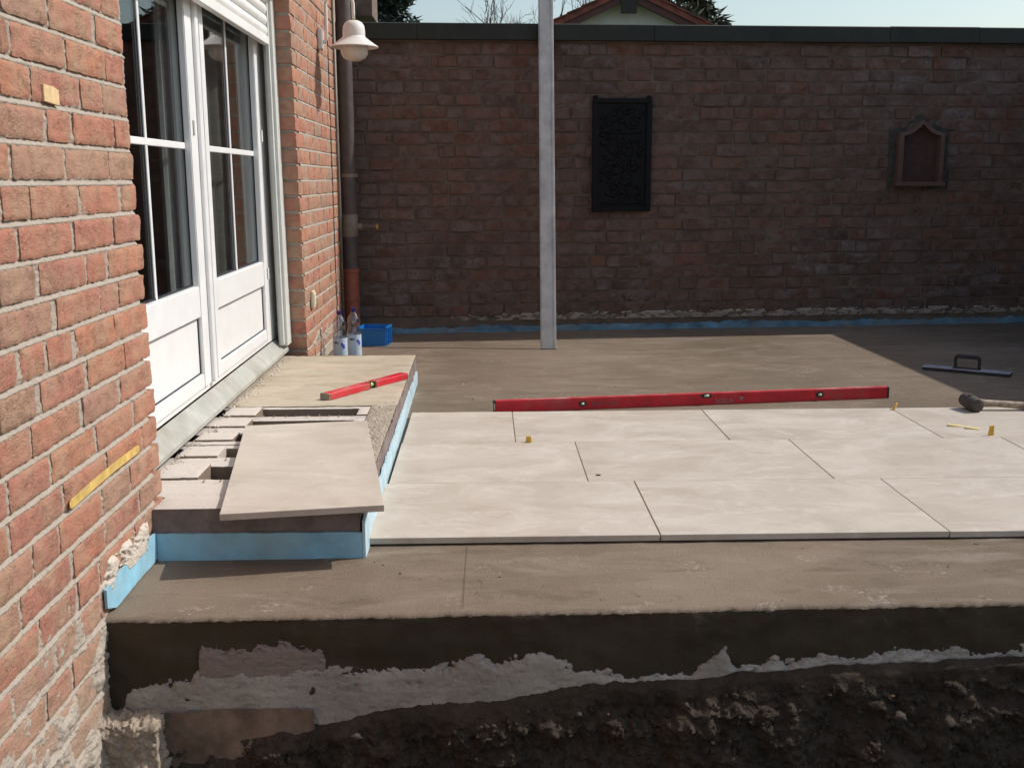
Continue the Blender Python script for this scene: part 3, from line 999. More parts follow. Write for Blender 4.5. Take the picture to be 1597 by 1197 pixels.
# torn white mortar above the blue strip at the foot of the wall
def torn(name, fn, u0, u1, z0, z1, nu, nv, thr, k, mx, sd, mat, parent, su=22, sz=26):
    """ragged skin of mortar that only stands proud where the noise is high"""
    m = MB()
    def f(u, v):
        a = u0 + (u1 - u0) * u
        z = z0 + (z1 - z0) * v
        env = min(1.0, 6 * u, 6 * (1 - u)) * min(1.0, 5 * v, 4 * (1 - v))
        n = fbm(a * su + sd, z * sz, sd * 1.7) + 0.35 * fbm(a * su * 4, z * sz * 4, sd)
        d = max(-0.010, min(mx, (n - thr) * k)) - 0.03 * (1 - env)
        d += 0.0016 * fbm(a * 130, z * 130, sd) + 0.0012 * fbm(a * 260, z * 260, sd)
        return fn(a, z, d)
    m.grid(f, nu, nv)
    return m.build(name, mat, parent, smooth=True)
torn('torn_mortar', lambda a, z, d: Vector((d + 0.001, a, z + 0.02 * max(0, (a + 0.16) / 0.08))), -0.565, -0.085, 0.040, 0.158, 150, 44, -0.22, 0.06, 0.010, 3, M_torn, house, 16, 20)
torn('torn_pier_mortar', lambda a, z, d: Vector((d, a, z)), 2.88, 3.98, 0.10, 0.25, 110, 30, 0.08, 0.03, 0.003, 6, M_mortar, house, 12, 14)

# ---- patio door (part of the house): frame, two sashes, panes, panels
FX = -0.15
m = MB()
m.bx(FX - 0.07, FX - 0.012, -0.02, 0.09, 0.25, 2.2)
m.bx(FX - 0.07, FX - 0.012, 2.60, 2.86, 0.25, 2.2)
m.bx(FX - 0.07, FX - 0.012, 0.09, 2.60, 2.10, 2.2)
m.bx(FX - 0.07, FX - 0.014, 0.09, 2.60, 0.25, 0.275)
m.bevel(0.003)
door = m.build('patio_door', M_white, house)
GX = FX - 0.022
def sash(y0, y1, g0, g1):
    m = MB()
    X0, X1 = FX - 0.055, FX
    m.bx(X0, X1, y0, g0, 0.277, 2.09)
    m.bx(X0, X1, g1, y1, 0.277, 2.09)
    m.bx(X0, X1 - 0.0015, g0, g1, 1.97, 2.09)
    m.bx(X0, X1 - 0.0015, g0, g1, 0.565, 0.690)
    m.bx(X0, X1 - 0.0015, g0, g1, 0.277, 0.335)
    m.bevel(0.004, 2)
    m.build('sash', M_white, door)
    m = MB()
    m.bx(GX - 0.012, GX + 0.004, g0, g1, 0.335, 0.565)
    m.build('kick_panel', M_white, door)
    m = MB()
    for (a, b, c, d) in ((g0, g1, 0.5595, 0.5655), (g0, g1, 0.3345, 0.3395), (g1 - 0.006, g1, 0.3395, 0.5595), (g0, g0 + 0.004, 0.3395, 0.5595)):
        m.bx(GX + 0.002, GX + 0.0085, a, b, c, d)
    for (a, b, c, d) in ((g0, g1, 0.690, 0.697), (g1 - 0.003, g1, 0.697, 1.97), (g0, g0 + 0.003, 0.697, 1.97), (g0, g1, 1.962, 1.97)):
        m.bx(GX - 0.0095, GX - 0.004, a, b, c, d)
    m.build('seal', M_gap, door)
    m = MB()
    m.bx(GX - 0.014, GX - 0.010, g0, g1, 0.69, 1.97)
    m.build('glass_pane', M_glass, door)
    m = MB()
    yc = (g0 + g1) / 2
    m.bx(GX - 0.0095, GX - 0.003, yc - 0.010, yc + 0.010, 0.69, 1.2265)
    m.bx(GX - 0.0095, GX - 0.003, yc - 0.010, yc + 0.010, 1.2515, 1.97)
    m.bx(GX - 0.0095, GX - 0.002, g0, g1, 1.2265, 1.2515)
    m.bevel(0.002)
    m.build('glazing_bar', M_white, door)
sash(0.10, 1.272, 0.19, 1.173)
sash(1.395, 2.535, 1.462, 2.466)
m = MB()
m.bx(FX - 0.05, FX - 0.006, 1.2725, 1.3945, 0.277, 2.09)
m.bx(FX - 0.006, FX + 0.010, 1.300, 1.345, 0.277, 2.09)
m.bevel(0.003)
m.build('meeting_stile', M_white, door)
m = MB()
m.bx(FX - 0.065, FX - 0.045, 2.5355, 2.60, 0.28, 2.09)
m.build('frame_groove', M_gap, door)
for z in (0.62, 1.33):
    m = MB()
    m.tube([(FX - 0.002, 2.568, z - 0.03), (FX - 0.002, 2.568, z + 0.03)], 0.007, 10)
    m.bx(FX - 0.045, FX - 0.002, 2.562, 2.574, z - 0.010, z + 0.010)
    m.build('hinge', M_white, door, autos=40)
m = MB()
m.box((FX + 0.003, 1.215, 1.31), (0.006, 0.014, 0.06))
m.bevel(0.003)
m.build('lock_plate', M_sill, door)
# roller shutter, half down, with its guide rail
m = MB()
m.prism([(2.628, 2.1), (2.708, 2.1), (2.815, 0.215), (2.690, 0.215)], lambda y, z: Vector((-0.135, y, z)), lambda y, z: Vector((-0.085, y, z)))
m.prism([(2.600, 2.1), (2.6275, 2.1), (2.6895, 0.225), (2.655, 0.225)], lambda y, z: Vector((-0.12, y, z)), lambda y, z: Vector((-0.10, y, z)))
m.bevel(0.002)
shut = m.build('shutter_rail', M_rail, house)
m = MB()
m.bx(-0.135, -0.085, -0.01, 0.05, 0.255, 2.2)
m.bevel(0.002)
m.build('shutter_rail', M_rail, house)
shr = MB()
shr.bx(-0.125, -0.095, 0.055, 2.60, 1.783, 1.826)
shr.bevel(0.003)
shr = shr.build('roller_shutter', M_shut, house)
for k in range(7):
    z = 1.829 + k * 0.0535
    m = MB()
    def sl_(u, v, z=z):
        a = v
        return Vector((-0.118 + 0.017 * math.sin(math.pi * (0.12 + 0.76 * a)), 0.055 + 2.545 * u, z + 0.0505 * a))
    m.grid(sl_, 2, 7)
    m.bx(-0.125, -0.118, 0.055, 2.60, z, z + 0.0505)
    m.build('shutter_slat', M_shut, shr, smooth=True)
# sloping sill
m = MB()
prof = [(-0.160, 0.247), (-0.105, 0.191), (-0.101, 0.187), (-0.101, 0.171), (-0.107, 0.171), (-0.108, 0.184), (-0.160, 0.235)]
m.prism(prof, lambda x, z: Vector((x, -0.03, z)), lambda x, z: Vector((x, 2.812, z)))
m.build('door_sill', M_sill, house)

# curtains hang inside the room
def curtain(y0, y1, x, n, amp, mat, label, zt=2.42):
    m = MB()
    def f(u, v):
        ph = u * n * 2 * math.pi
        return Vector((x + amp * math.sin(ph) * (0.75 + 0.25 * math.sin(ph * 0.37 + 1)) + 0.01 * fbm(u * 9, v * 2, 3), y0 + (y1 - y0) * u + 0.01 * math.sin(v * 3 + u * 20), 0.16 + (zt - 0.16) * v))
    m.grid(f, n * 12, 10)
    o = m.build('curtain', mat, smooth=True)
    tag(o, label, 'curtain', 'curtains inside the patio door')
    return o
curtain(1.10, 1.32, -0.25, 4, 0.016, M_curt, 'white curtain gathered narrow behind the near door leaf')
curtain(1.90, 3.5, -0.34, 12, 0.030, M_sheer, 'grey curtain in folds across the far door leaf')

# ------------------------------------------------------------------ garden wall
gw = empty('garden_wall', (2.5, 4.9, 0))
tag(gw, 'tall shaded brown brick garden wall across the back', 'wall')
def gpt(u, z, off=0.0):
    """u = world X on the wall face"""
    return Vector((u, 4.6239 + 0.0651 * u - off, z))
ZB, CB, HB_ = 2.044, 0.0881, 0.074
gl = []
rg = random.Random(5)
skip_boxes = [(1.80, 2.20, 0.90, 1.66), (4.09, 4.39, 1.08, 1.44)]
for k in range(0, 23):
    zb = ZB - CB * (k + 1) + 0.014
    if zb < 0.055:
        continue
    u = -0.35 + rg.uniform(-0.1, 0.05)
    while u < 5.75:
        L = rg.choice([0.24, 0.24, 0.235, 0.24, 0.115, 0.115, 0.18])
        L += rg.uniform(-0.006, 0.006)
        hid = any(a < u and u + L < b and c < zb and zb + HB_ < d for a, b, c, d in skip_boxes)
        if not hid:
            gl.append((u, u + L, zb))
        u += L + 0.012 + rg.uniform(-0.002, 0.005)
cand = []
for (a, b, zb) in gl:
    q = px_of(gpt((a + b) / 2, zb + HB_ / 2))
    vis = 556 < q[0] - 8 and q[0] < 1590
    hidpole = 842 < q[0] - 12 and q[0] + 12 < 866
    cand.append((vis and not hidpole, (b - a) / q[2] ** 2, (a, b, zb)))
cand.sort(key=lambda c: (not c[0], -c[1]))
rest = []
for i, (vis, _, (a, b, zb)) in enumerate(cand):
    if vis and i < 300:
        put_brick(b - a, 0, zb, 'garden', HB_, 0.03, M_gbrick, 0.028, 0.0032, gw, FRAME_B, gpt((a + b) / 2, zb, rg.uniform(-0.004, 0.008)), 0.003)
    else:
        rest.append((a, b, zb, rg.uniform(-0.002, 0.004)))
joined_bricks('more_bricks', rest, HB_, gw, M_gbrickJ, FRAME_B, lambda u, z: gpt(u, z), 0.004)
m = MB()
def gmort(u, v):
    x = -0.4 + 6.4 * u
    z = -0.05 + 2.12 * v
    d = -0.0085 + 0.003 * fbm(x * 14, z * 14, 3) + 0.003 * fbm(x * 40, z * 40, 6)
    return gpt(x, z, d)
m.grid(gmort, 320, 110)
m.build('mortar_bed', M_gmortar, gw, smooth=True)
m = MB()
m.prism([(-0.5, 0.03), (6.1, 0.03), (6.1, 0.27), (-0.5, 0.27)], lambda u, o: gpt(u, -0.5, -o), lambda u, o: gpt(u, 2.066, -o))
m.build('wall_core', M_gmortar, gw)
# coping in lengths with a fascia
cuts = [-0.4, 0.55, 2.22, 3.95, 4.62, 5.95]
for a, b in zip(cuts, cuts[1:]):
    m = MB()
    pr = [(0.055, 2.064), (0.055, 2.168), (0.045, 2.174), (-0.31, 2.180), (-0.32, 2.12), (-0.29, 2.068)]
    e = 0.0015
    tz = rg.uniform(-0.002, 0.002)
    m.prism(pr, lambda o, z: gpt(a + e, z + tz, o), lambda o, z: gpt(b - e, z + tz, o))
    m.build('coping', M_coping, gw)
# torn pale mortar along the wall foot, above the blue strip
torn('torn_mortar', lambda a, z, d: gpt(a, z, d + 0.002), 0.45, 5.5, 0.070, 0.150, 700, 30, 0.0, 0.06, 0.008, 9, M_gtorn, gw, 13, 24)

# side wall on the right (outside the picture, casts the slanting shadow)
sw_ = empty('side_wall', (5.7, 2, 0))
tag(sw_, 'brown brick side wall with dark coping to the right of the terrace', 'wall')
FRAME_R = Matrix(((0, 0, -1, 0), (-1, 0, 0, 0), (0, 1, 0, 0), (0, 0, 0, 1)))
lst = []
for k in range(0, 27):
    zb = ZB - CB * (k + 1) + 0.014
    u = -4.85 + (0.12 if k % 2 else 0)
    while u < 1.3:
        lst.append((u, u + 0.24, zb, rg.uniform(-0.002, 0.003)))
        u += 0.252
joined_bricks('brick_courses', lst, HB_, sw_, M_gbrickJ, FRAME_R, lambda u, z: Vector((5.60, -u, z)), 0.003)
m = MB()
m.bx(5.607, 5.85, -1.5, 4.985, -0.62, 2.066)
m.build('wall_core', M_gmortar, sw_)
m = MB()
m.bx(5.55, 5.90, -1.52, 4.925, 2.067, 2.172)
m.bevel(0.005)
m.build('coping', M_coping, sw_)

# ------------------------------------------------------------------ blue edge strips
def bluestrip(name, pts, zt, zb, nrm, th, mat, label, n=80, rag=0.004):
    """strip standing along a path"""
    pts = [Vector((*p, 0)) for p in pts]
    seg = [0]
    for a, b in zip(pts, pts[1:]):
        seg.append(seg[-1] + (b - a).length)
    tot = seg[-1]
    def at(s):
        for i in range(len(pts) - 1):
            if s <= seg[i + 1] + 1e-9:
                t = (s - seg[i]) / (seg[i + 1] - seg[i])
                return pts[i].lerp(pts[i + 1], t)
        return pts[-1]
    m = MB()
    rings = []
    for k in range(n + 1):
        s = tot * k / n
        p = at(s)
        wv = 0.002 * fbm(s * 6, 1, 4)
        t_ = zt(s) + rag * fbm(s * 14, 3, 2)
        b_ = zb(s) if callable(zb) else zb
        nv = Vector((*nrm, 0))
        rings.append([m.bm.verts.new(p + nv * o + Vector((0, 0, z))) for o, z in ((0, b_), (th + wv, b_), (th + wv * 0.5 + 0.002 * fbm(s * 9, 8, 1), (t_ + b_) / 2), (th + wv, t_), (0, t_))])
    for a, b in zip(rings, rings[1:]):
        for i in range(5):
            m.bm.faces.new((a[i], b[i], b[(i + 1) % 5], a[(i + 1) % 5]))
    m.bm.faces.new(rings[0])
    m.bm.faces.new(rings[-1][::-1])
    o = m.build(name, mat, autos=50)
    tag(o, label, 'edge strip', 'blue foam edge strips')
    return o
bluestrip('edge_strip', [(0.003, -0.525), (0.003, -0.094)], lambda s: 0.078 + 0.008 * min(1, s / 0.1), lambda s: 0.006 if s > 0.06 else 0.028 - s * 0.36, (1, 0), 0.007, M_blue, 'short light blue foam strip on the brick wall left of the step', 60, 0.002)
bluestrip('edge_strip', [(0.012, -0.0915), (0.6165, -0.0915)], lambda s: 0.083 - 0.004 * s, -0.002, (0, -1), 0.008, M_blue, 'shaded blue foam strip across the front of the concrete step', 60, 0.002)
bluestrip('edge_strip', [(0.6175, -0.1005), (0.612, 2.68)], lambda s: 0.118 - 0.018 * min(1, s / 0.5) - 0.010 * s + 0.010 * fbm(s * 3, 2, 2), -0.002, (1, 0), 0.008, M_bluesunlit, 'long blue foam strip painted sunlit pale along the right side of the step', 160, 0.010)
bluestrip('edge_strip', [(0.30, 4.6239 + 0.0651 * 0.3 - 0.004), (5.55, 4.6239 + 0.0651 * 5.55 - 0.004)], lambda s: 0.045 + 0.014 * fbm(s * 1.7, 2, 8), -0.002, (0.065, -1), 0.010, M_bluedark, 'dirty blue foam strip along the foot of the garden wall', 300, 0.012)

# ------------------------------------------------------------------ step
ZS = 0.155
step = empty('concrete_step', (0.25, 1.3, 0))
tag(step, 'unfinished concrete step of hollow blocks below the patio door', 'step')
holes = [(1.195, 1.335), (1.005, 1.115), (0.775, 0.878), (0.550, 0.672), (0.262, 0.418)]
HXL, HXR = 0.047, 0.457
# body sides and core (below the block tops)
m = MB()
def side_front(u, v):
    x = -0.001 + 0.611 * u
    z = -0.0 + (ZS - 0.001) * v
    return Vector((x, -0.0895 + 0.004 * fbm(x * 14, z * 14, 4) + 0.002 * fbm(x * 60, z * 60, 4), z + 0.002 * fbm(x * 20, 1, 1) * (v > 0.9)))
m.grid(side_front, 90, 16)
def side_right(u, v):
    y = -0.0895 + 2.81 * u
    z = (ZS - 0.001) * v
    return Vector((0.610 + 0.005 * fbm(y * 10, z * 12, 6) + 0.002 * fbm(y * 50, z * 50, 6) + 0.006 * u, y, z))
m.grid(side_right, 240, 12)
def side_back(u, v):
    return Vector((-0.02 + 0.637 * u, 2.7205, (ZS - 0.001) * v))
m.grid(side_back, 4, 2)
m.build('step_side', M_stepside, step, smooth=True)
# top pieces around the hollows
def plate(name, x0, x1, y0, y1, z, mat, rough=0.0015, res=0.02, th=0.03):
    m = MB()
    nx, ny = max(2, int((x1 - x0) / res)), max(2, int((y1 - y0) / res))
    def f(u, v):
        x = x0 + (x1 - x0) * u
        y = y0 + (y1 - y0) * v
        e = min(u, 1 - u, v, 1 - v)
        return Vector((x, y, z + rough * fbm(x * 12, y * 12, 5) + rough * fbm(x * 45, y * 45, 2) - (0.003 if e == 0 else 0)))
    m.grid(f, nx, ny)
    for (a, b) in (((x0, y0), (x1, y0)), ((x1, y0), (x1, y1)), ((x1, y1), (x0, y1)), ((x0, y1), (x0, y0))):
        q = [m.bm.verts.new((a[0], a[1], z - 0.003)), m.bm.verts.new((b[0], b[1], z - 0.003)), m.bm.verts.new((b[0], b[1], z - th)), m.bm.verts.new((a[0], a[1], z - th))]
        m.bm.faces.new(q)
    o = m.build(name, mat, step, autos=40)
    o.data.materials.append(M_shade_score)
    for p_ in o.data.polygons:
        if abs(p_.normal.z) < 0.3 and p_.normal.x < 0.5 and mat is M_block:  # sides turned from the sun get the painted shade tone
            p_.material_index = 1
    return o
plate('screed_top', -0.13, 0.612, 1.376, 2.72, ZS, M_steptop, 0.0018, 0.02)
bounds = [1.372, 1.160, 0.945, 0.722, 0.478, 0.205]
notch = []
for (h0, h1), (b1, b0) in zip(holes, zip(bounds, bounds[1:])):
    zt = ZS + random.uniform(-0.003, 0.001)
    g = 0.002
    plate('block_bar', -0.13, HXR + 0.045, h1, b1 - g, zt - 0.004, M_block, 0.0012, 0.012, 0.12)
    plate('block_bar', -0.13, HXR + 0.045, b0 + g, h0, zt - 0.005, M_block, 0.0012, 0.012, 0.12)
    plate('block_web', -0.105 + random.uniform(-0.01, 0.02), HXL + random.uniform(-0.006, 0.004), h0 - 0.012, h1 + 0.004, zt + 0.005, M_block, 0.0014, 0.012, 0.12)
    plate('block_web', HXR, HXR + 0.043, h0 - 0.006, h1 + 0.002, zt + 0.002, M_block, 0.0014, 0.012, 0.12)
    for kk in range(9):
        xk = HXL + 0.03 + kk * 0.045 + random.uniform(-0.008, 0.008)
        notch.append((xk, b0 + g + 0.02, zt - 0.0035))
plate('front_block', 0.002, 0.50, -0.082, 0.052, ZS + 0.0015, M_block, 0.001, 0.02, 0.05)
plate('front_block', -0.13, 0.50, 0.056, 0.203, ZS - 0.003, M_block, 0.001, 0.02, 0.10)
plate('gritty_shoulder', HXR + 0.047, 0.609, -0.082, 1.374, ZS + 0.001, M_shoulder, 0.004, 0.012, 0.10)
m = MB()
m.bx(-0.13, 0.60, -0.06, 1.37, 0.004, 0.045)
m.build('hollow_floor', M_blockin, step)  # dark floor colour deepens the shade inside the hollows
# small dark score marks across the block bars
m = MB()
for (xk, yk, zk) in notch:
    m.box((xk, yk + random.uniform(-0.004, 0.012), zk), (0.0035, random.uniform(0.012, 0.026), 0.003), Matrix.Rotation(random.uniform(-0.3, 0.3), 3, 'Z'))
o = m.build('score_marks', M_shade_score, step)
o['kind'] = 'stuff'
# broken crumbs along the sill
rs = random.Random(21)
m = MB()
for k in range(420):
    y = 0.25 + 2.4 * rs.random()
    x = -0.098 + abs(rs.gauss(0, 0.024))
    r = rs.uniform(0.0018, 0.0048) * (1.8 if rs.random() < 0.07 else 1)
    m.blob((x, y, ZS + r * 0.4), (r, r * rs.uniform(0.7, 1.6), r * 0.7), k, 1, 0.6)
for k in range(60):
    r = rs.uniform(0.002, 0.005)
    m.blob((rs.uniform(0.5, 0.6), rs.uniform(0.2, 1.45), ZS + r * 0.4), (r, r, r * 0.7), k, 1, 0.6)
o = m.build('mortar_crumbs', M_torn, step)
o['kind'] = 'stuff'

# ------------------------------------------------------------------ paving tiles
TZ = 0.025
def tile_mesh(L, W, mat, name='tile', th=0.020):
    m = MB()
    m.bx(0, L, 0, W, -th, 0)
    m.bevel(0.0012)
    return m.mesh(name, mat)
pav = struct(empty('tile_paving', (1.5248, 0, 0), -0.0053))
XJ = 1.5248
full = tile_mesh(0.8990, 0.6000, M_tile)
rt_ = random.Random(2)
for row, xj in enumerate((1.5248, 1.3572, 1.1093)):
    y0 = row * 0.603
    x = xj
    while x - 0.903 > 0.6:
        x -= 0.903
    cutL = x - 0.629 - row * 0.003
    if cutL > 0.05:
        me = tile_mesh(cutL - 0.003, 0.5995, M_tile)
        o = bpy.data.objects.new('tile', me)
        COL.objects.link(o)
        o.parent = pav
        o.location = (x - cutL - XJ, y0, TZ + rt_.uniform(-0.0006, 0.0006))
    while x < 4.6:
        o = bpy.data.objects.new('tile', full)
        COL.objects.link(o)
        o.parent = pav
        o.location = (x - XJ, y0, TZ + rt_.uniform(-0.0006, 0.0006))
        x += 0.903
# dark bed seen in the open joints
m = MB()
m.bx(-0.87, 3.95, 0.012, 1.797, 0.0015, 0.0048)
o = m.build('bed', M_gmortar)
o.parent = pav

# loose tile lying over the step
TL, TR, BR, BL = (0.062, 0.905), (0.528, 0.985), (0.690, -0.140), (0.240, -0.219)
ax = Vector((BR[0] - BL[0], BR[1] - BL[1], 0))
angt = math.atan2(ax.y, ax.x)
me = tile_mesh(0.464, 1.130, M_tile2, 'loose_tile')
lt = link('loose_tile', me)
lt.location = (BL[0] - 0.010, BL[1], ZS + 0.0245)
lt.rotation_euler = (0, 0, angt - 0.026)
tag(lt, 'loose beige tile lying askew on the step, overhanging its front edge', 'tile')

# ------------------------------------------------------------------ spirit levels
def text_mesh(s, size, depth):
    cu = bpy.data.curves.new('txt', 'FONT')
    cu.body = s
    cu.size = size
    cu.extrude = depth
    ob = bpy.data.objects.new('txt', cu)
    COL.objects.link(ob)
    dg = bpy.context.evaluated_depsgraph_get()
    me = bpy.data.meshes.new_from_object(ob.evaluated_get(dg))
    bpy.data.objects.remove(ob)
    return me
p0, p1 = Vector((1.030, 1.893, 0)), Vector((3.052, 2.147, 0))
LV = (p1 - p0).length
lv = empty('long_spirit_level', p0, math.atan2(p1.y - p0.y, p1.x - p0.x))
tag(lv, 'long red spirit level standing on edge behind the laid tiles', 'spirit level')
def local(o, par):
    o.parent = par
    o.matrix_parent_inverse = Matrix.Identity(4)
    return o
LH = 0.059
m = MB()
m.bx(0.012, LV - 0.012, 0.0, 0.026, 0.0, LH)
m.bevel(0.0015)
body = local(m.build('body', M_red), lv)
m = MB()
m.bx(0.012, LV - 0.012, 0.002, 0.024, LH + 0.0002, LH + 0.0012)
local(m.build('top_face', M_redtop), lv)
m = MB()
m.bx(0.012, LV - 0.012, -0.0012, 0.0, 0.040, 0.0415)
m.bx(0.012, LV - 0.012, -0.0012, 0.0, 0.010, 0.0115)
local(m.build('profile_rib', M_red), lv)
for a in (0.0, LV - 0.0125):
    m = MB()
    m.bx(a, a + 0.0125, -0.001, 0.027, -0.0005, LH + 0.0005)
    m.bevel(0.002)
    local(m.build('end_cap', M_vialhouse), lv)
m = MB()
m.bx(-0.0006, 0.0, 0.006, 0.020, 0.012, 0.046)
m.bx(0.004, 0.008, -0.0018, -0.0011, 0.012, 0.046)
local(m.build('cap_mark', M_socket), lv)
for (f, zc, wd) in ((0.215, 0.030, 0.024), (0.523, 0.048, 0.040), (0.815, 0.032, 0.026)):
    m = MB()
    x = f * LV
    m.lathe([(0.0, 0), (wd / 2 + 0.006, 0), (wd / 2 + 0.006, 0.003), (0.0, 0.003)], 20, cap=False)
    for v in m.bm.verts:
        v.co = Vector((x + v.co.x * 1.1, -0.001 - v.co.z, min(LH + 0.001, zc + v.co.y * (0.8 if f != 0.523 else 0.5))))
    local(m.build('vial_holder', M_vialhouse), lv)
    m = MB()
    m.tube([(x - wd * 0.28, -0.005, zc), (x + wd * 0.28, -0.005, zc)], 0.0065, 10)
    local(m.build('vial', simple('pale_vial', (0.55, 0.60, 0.45), 0.2), smooth=True), lv)
me = text_mesh('SOLA', 0.042, 0.0004)
me.materials.append(M_print)
o = local(link('lettering', me), lv)
o.matrix_local = Matrix.Translation((0.545 * LV, -0.0014, 0.008)) @ Matrix.Rotation(R(90), 4, 'X') @ Matrix.Diagonal((0.95, 0.8, 1, 1))
m = MB()
xx = 0.545 * LV + 0.125
m.prism([(xx, 0.036), (xx + 0.026, 0.036), (xx + 0.013, 0.013)], lambda x, z: Vector((x, -0.0014, z)), lambda x, z: Vector((x, -0.0018, z)))
local(m.build('triangle_mark', M_print), lv)
me = text_mesh('BIG RED', 0.040, 0.0004)
me.materials.append(M_printlow)
o = local(link('worn_lettering', me), lv)
o.matrix_local = Matrix.Translation((0.236 * LV, -0.0014, 0.018)) @ Matrix.Rotation(R(90), 4, 'X') @ Matrix.Diagonal((0.95, 0.75, 1, 1))

a0, a1 = Vector((0.262, 1.500, ZS)), Vector((0.575, 2.005, ZS))
SLn = (a1 - a0).length
sv = empty('short_spirit_level', a0, math.atan2(a1.y - a0.y, a1.x - a0.x))
tag(sv, 'short red spirit level lying on the concrete step', 'spirit level')
m = MB()
m.bx(0.012, SLn * 0.50, -0.050, 0.0, 0.001, 0.029)
m.bx(SLn * 0.50 + 0.045, SLn - 0.006, -0.050, 0.0, 0.001, 0.029)
m.bx(SLn * 0.50 - 0.001, SLn * 0.50 + 0.046, -0.014, -0.001, 0.002, 0.028)
m.bevel(0.002)
local(m.build('body', M_red), sv)
m = MB()
m.bx(0.05, SLn * 0.42, -0.040, -0.012, 0.0292, 0.0298)
m.bx(SLn * 0.60, SLn * 0.78, -0.044, -0.010, 0.0292, 0.0298)
local(m.build('worn_strip', M_redtop), sv)
m = MB()
m.bx(0.0, 0.0115, -0.051, 0.001, 0.0, 0.030)
m.bevel(0.002)
local(m.build('end_cap', M_pipegrey), sv)
m = MB()
m.bx(SLn - 0.006, SLn, -0.051, 0.001, 0.0, 0.030)
m.bevel(0.003)
local(m.build('end_cap', M_red), sv)
m = MB()
m.tube([(SLn * 0.5 + 0.003, -0.034, 0.017), (SLn * 0.5 + 0.042, -0.034, 0.017)], 0.010, 12)
local(m.build('vial', M_vial, smooth=True), sv)
for a in (0.0015, 0.036):
    m = MB()
    m.bx(SLn * 0.5 + a, SLn * 0.5 + a + 0.007, -0.0475, -0.018, 0.002, 0.030)
    local(m.build('vial_bracket', M_vialhouse), sv)

# ------------------------------------------------------------------ aluminium straightedge leaning on the wall
st0 = Vector((1.418, 3.835, 0.0))
lean = math.atan(0.365)
pole = empty('straightedge', st0)
tag(pole, 'grey aluminium straightedge leaning upright against the garden wall', 'straightedge')
Lp = 2.9
rotp = Matrix.Rotation(-lean, 4, 'X') @ Matrix.Rotation(0.012, 4, 'Y')
m = MB()
m.bx(-0.052, 0.052, 0.0, 0.018, 0.004, Lp)
m.bevel(0.002)
o = m.build('blade', M_alu)
o.parent = pole
o.matrix_local = rotp
m = MB()
m.bx(0.036, 0.040, -0.0012, -0.0001, 0.01, Lp - 0.01)
m.bx(-0.042, -0.038, -0.0012, -0.0001, 0.01, Lp - 0.01)
o = m.build('extrusion_rib', M_alu)
o.parent = pole
o.matrix_local = rotp
m = MB()
m.bx(-0.0535, 0.0535, -0.001, 0.019, 0.0, 0.0045)
o = m.build('end_cap', M_black)
o.parent = pole
o.matrix_local = rotp

# ------------------------------------------------------------------ plaque and niche on the garden wall
def wall_root(name, u, z, off=0.0):
    o = bpy.data.objects.new(name, None)
    o.empty_display_size = 0.1
    COL.objects.link(o)
    # local x along the wall, y up, z outward
    mw = Matrix.Translation(gpt(u, z, off)) @ FRAME_B
    o.matrix_world = mw
    return o
pq = wall_root('iron_plaque', 2.0, 0.87, 0.008)
tag(pq, 'black cast iron relief plate hung on the garden wall', 'plaque')
Wq, Hq = 0.425, 0.80
m = MB()
m.bx(-Wq / 2, Wq / 2, 0, Hq, 0, 0.018)
m.bevel(0.003)
local(m.build('plate', M_iron), pq)
m = MB()
fwid = 0.034
for (x0, x1, y0, y1) in ((-Wq / 2, Wq / 2, 0.0, fwid), (-Wq / 2, Wq / 2, Hq - fwid, Hq), (-Wq / 2, -Wq / 2 + fwid, fwid + .001, Hq - fwid - .001), (Wq / 2 - fwid, Wq / 2, fwid + .001, Hq - fwid - .001)):
    m.bx(x0 - 0.004, x1 + 0.004, y0, y1, 0.012, 0.034)
m.bevel(0.005, 2)
local(m.build('frame', M_iron), pq)
m = MB()
for sx in (-1, 1):
    m.blob((sx * (Wq / 2 - 0.018), Hq + 0.008, 0.018), (0.022, 0.012, 0.014), 3, 2, 0.3)
local(m.build('top_knob', M_iron, smooth=True), pq)
rs = random.Random(12)
m = MB()
# raised ornament: bands, scrolls and leaf forms
m.bx(-0.15, 0.15, 0.555, 0.566, 0.016, 0.026)
m.bx(-0.15, 0.15, 0.055, 0.064, 0.016, 0.026)
def scroll(cx, cy, r, a0, turns, sgn=1):
    pts = []
    for i in range(15):
        t = i / 14
        a = a0 + sgn * turns * 2 * math.pi * t
        rr = r * (1 - 0.75 * t)
        pts.append((cx + rr * math.cos(a), cy + rr * math.sin(a), 0.021))
    m.tube(pts, [0.008 * (1 - 0.4 * i / 14) for i in range(15)], 6)
for (cx, cy, r, a) in ((-0.08, 0.64, 0.06, 0), (0.08, 0.64, 0.06, 3.1), (0.0, 0.70, 0.04, 1.5), (-0.07, 0.46, 0.07, 2.2), (0.06, 0.44, 0.075, 0.7), (-0.02, 0.36, 0.05, 4), (0.09, 0.33, 0.05, 2), (-0.09, 0.29, 0.055, 1), (0.03, 0.25, 0.06, 5), (-0.06, 0.17, 0.065, 3.6), (0.08, 0.16, 0.06, 0.4), (0.0, 0.10, 0.04, 2)):
    scroll(cx, cy, r, a, 1.1, rs.choice((-1, 1)))
for k in range(120):
    cx, cy = rs.uniform(-0.15, 0.15), rs.uniform(0.08, 0.73)
    m.blob((cx, cy, 0.018), (rs.uniform(0.006, 0.022), rs.uniform(0.006, 0.020), rs.uniform(0.006, 0.012)), k, 2, 0.4)
local(m.build('relief', M_iron, smooth=True), pq)

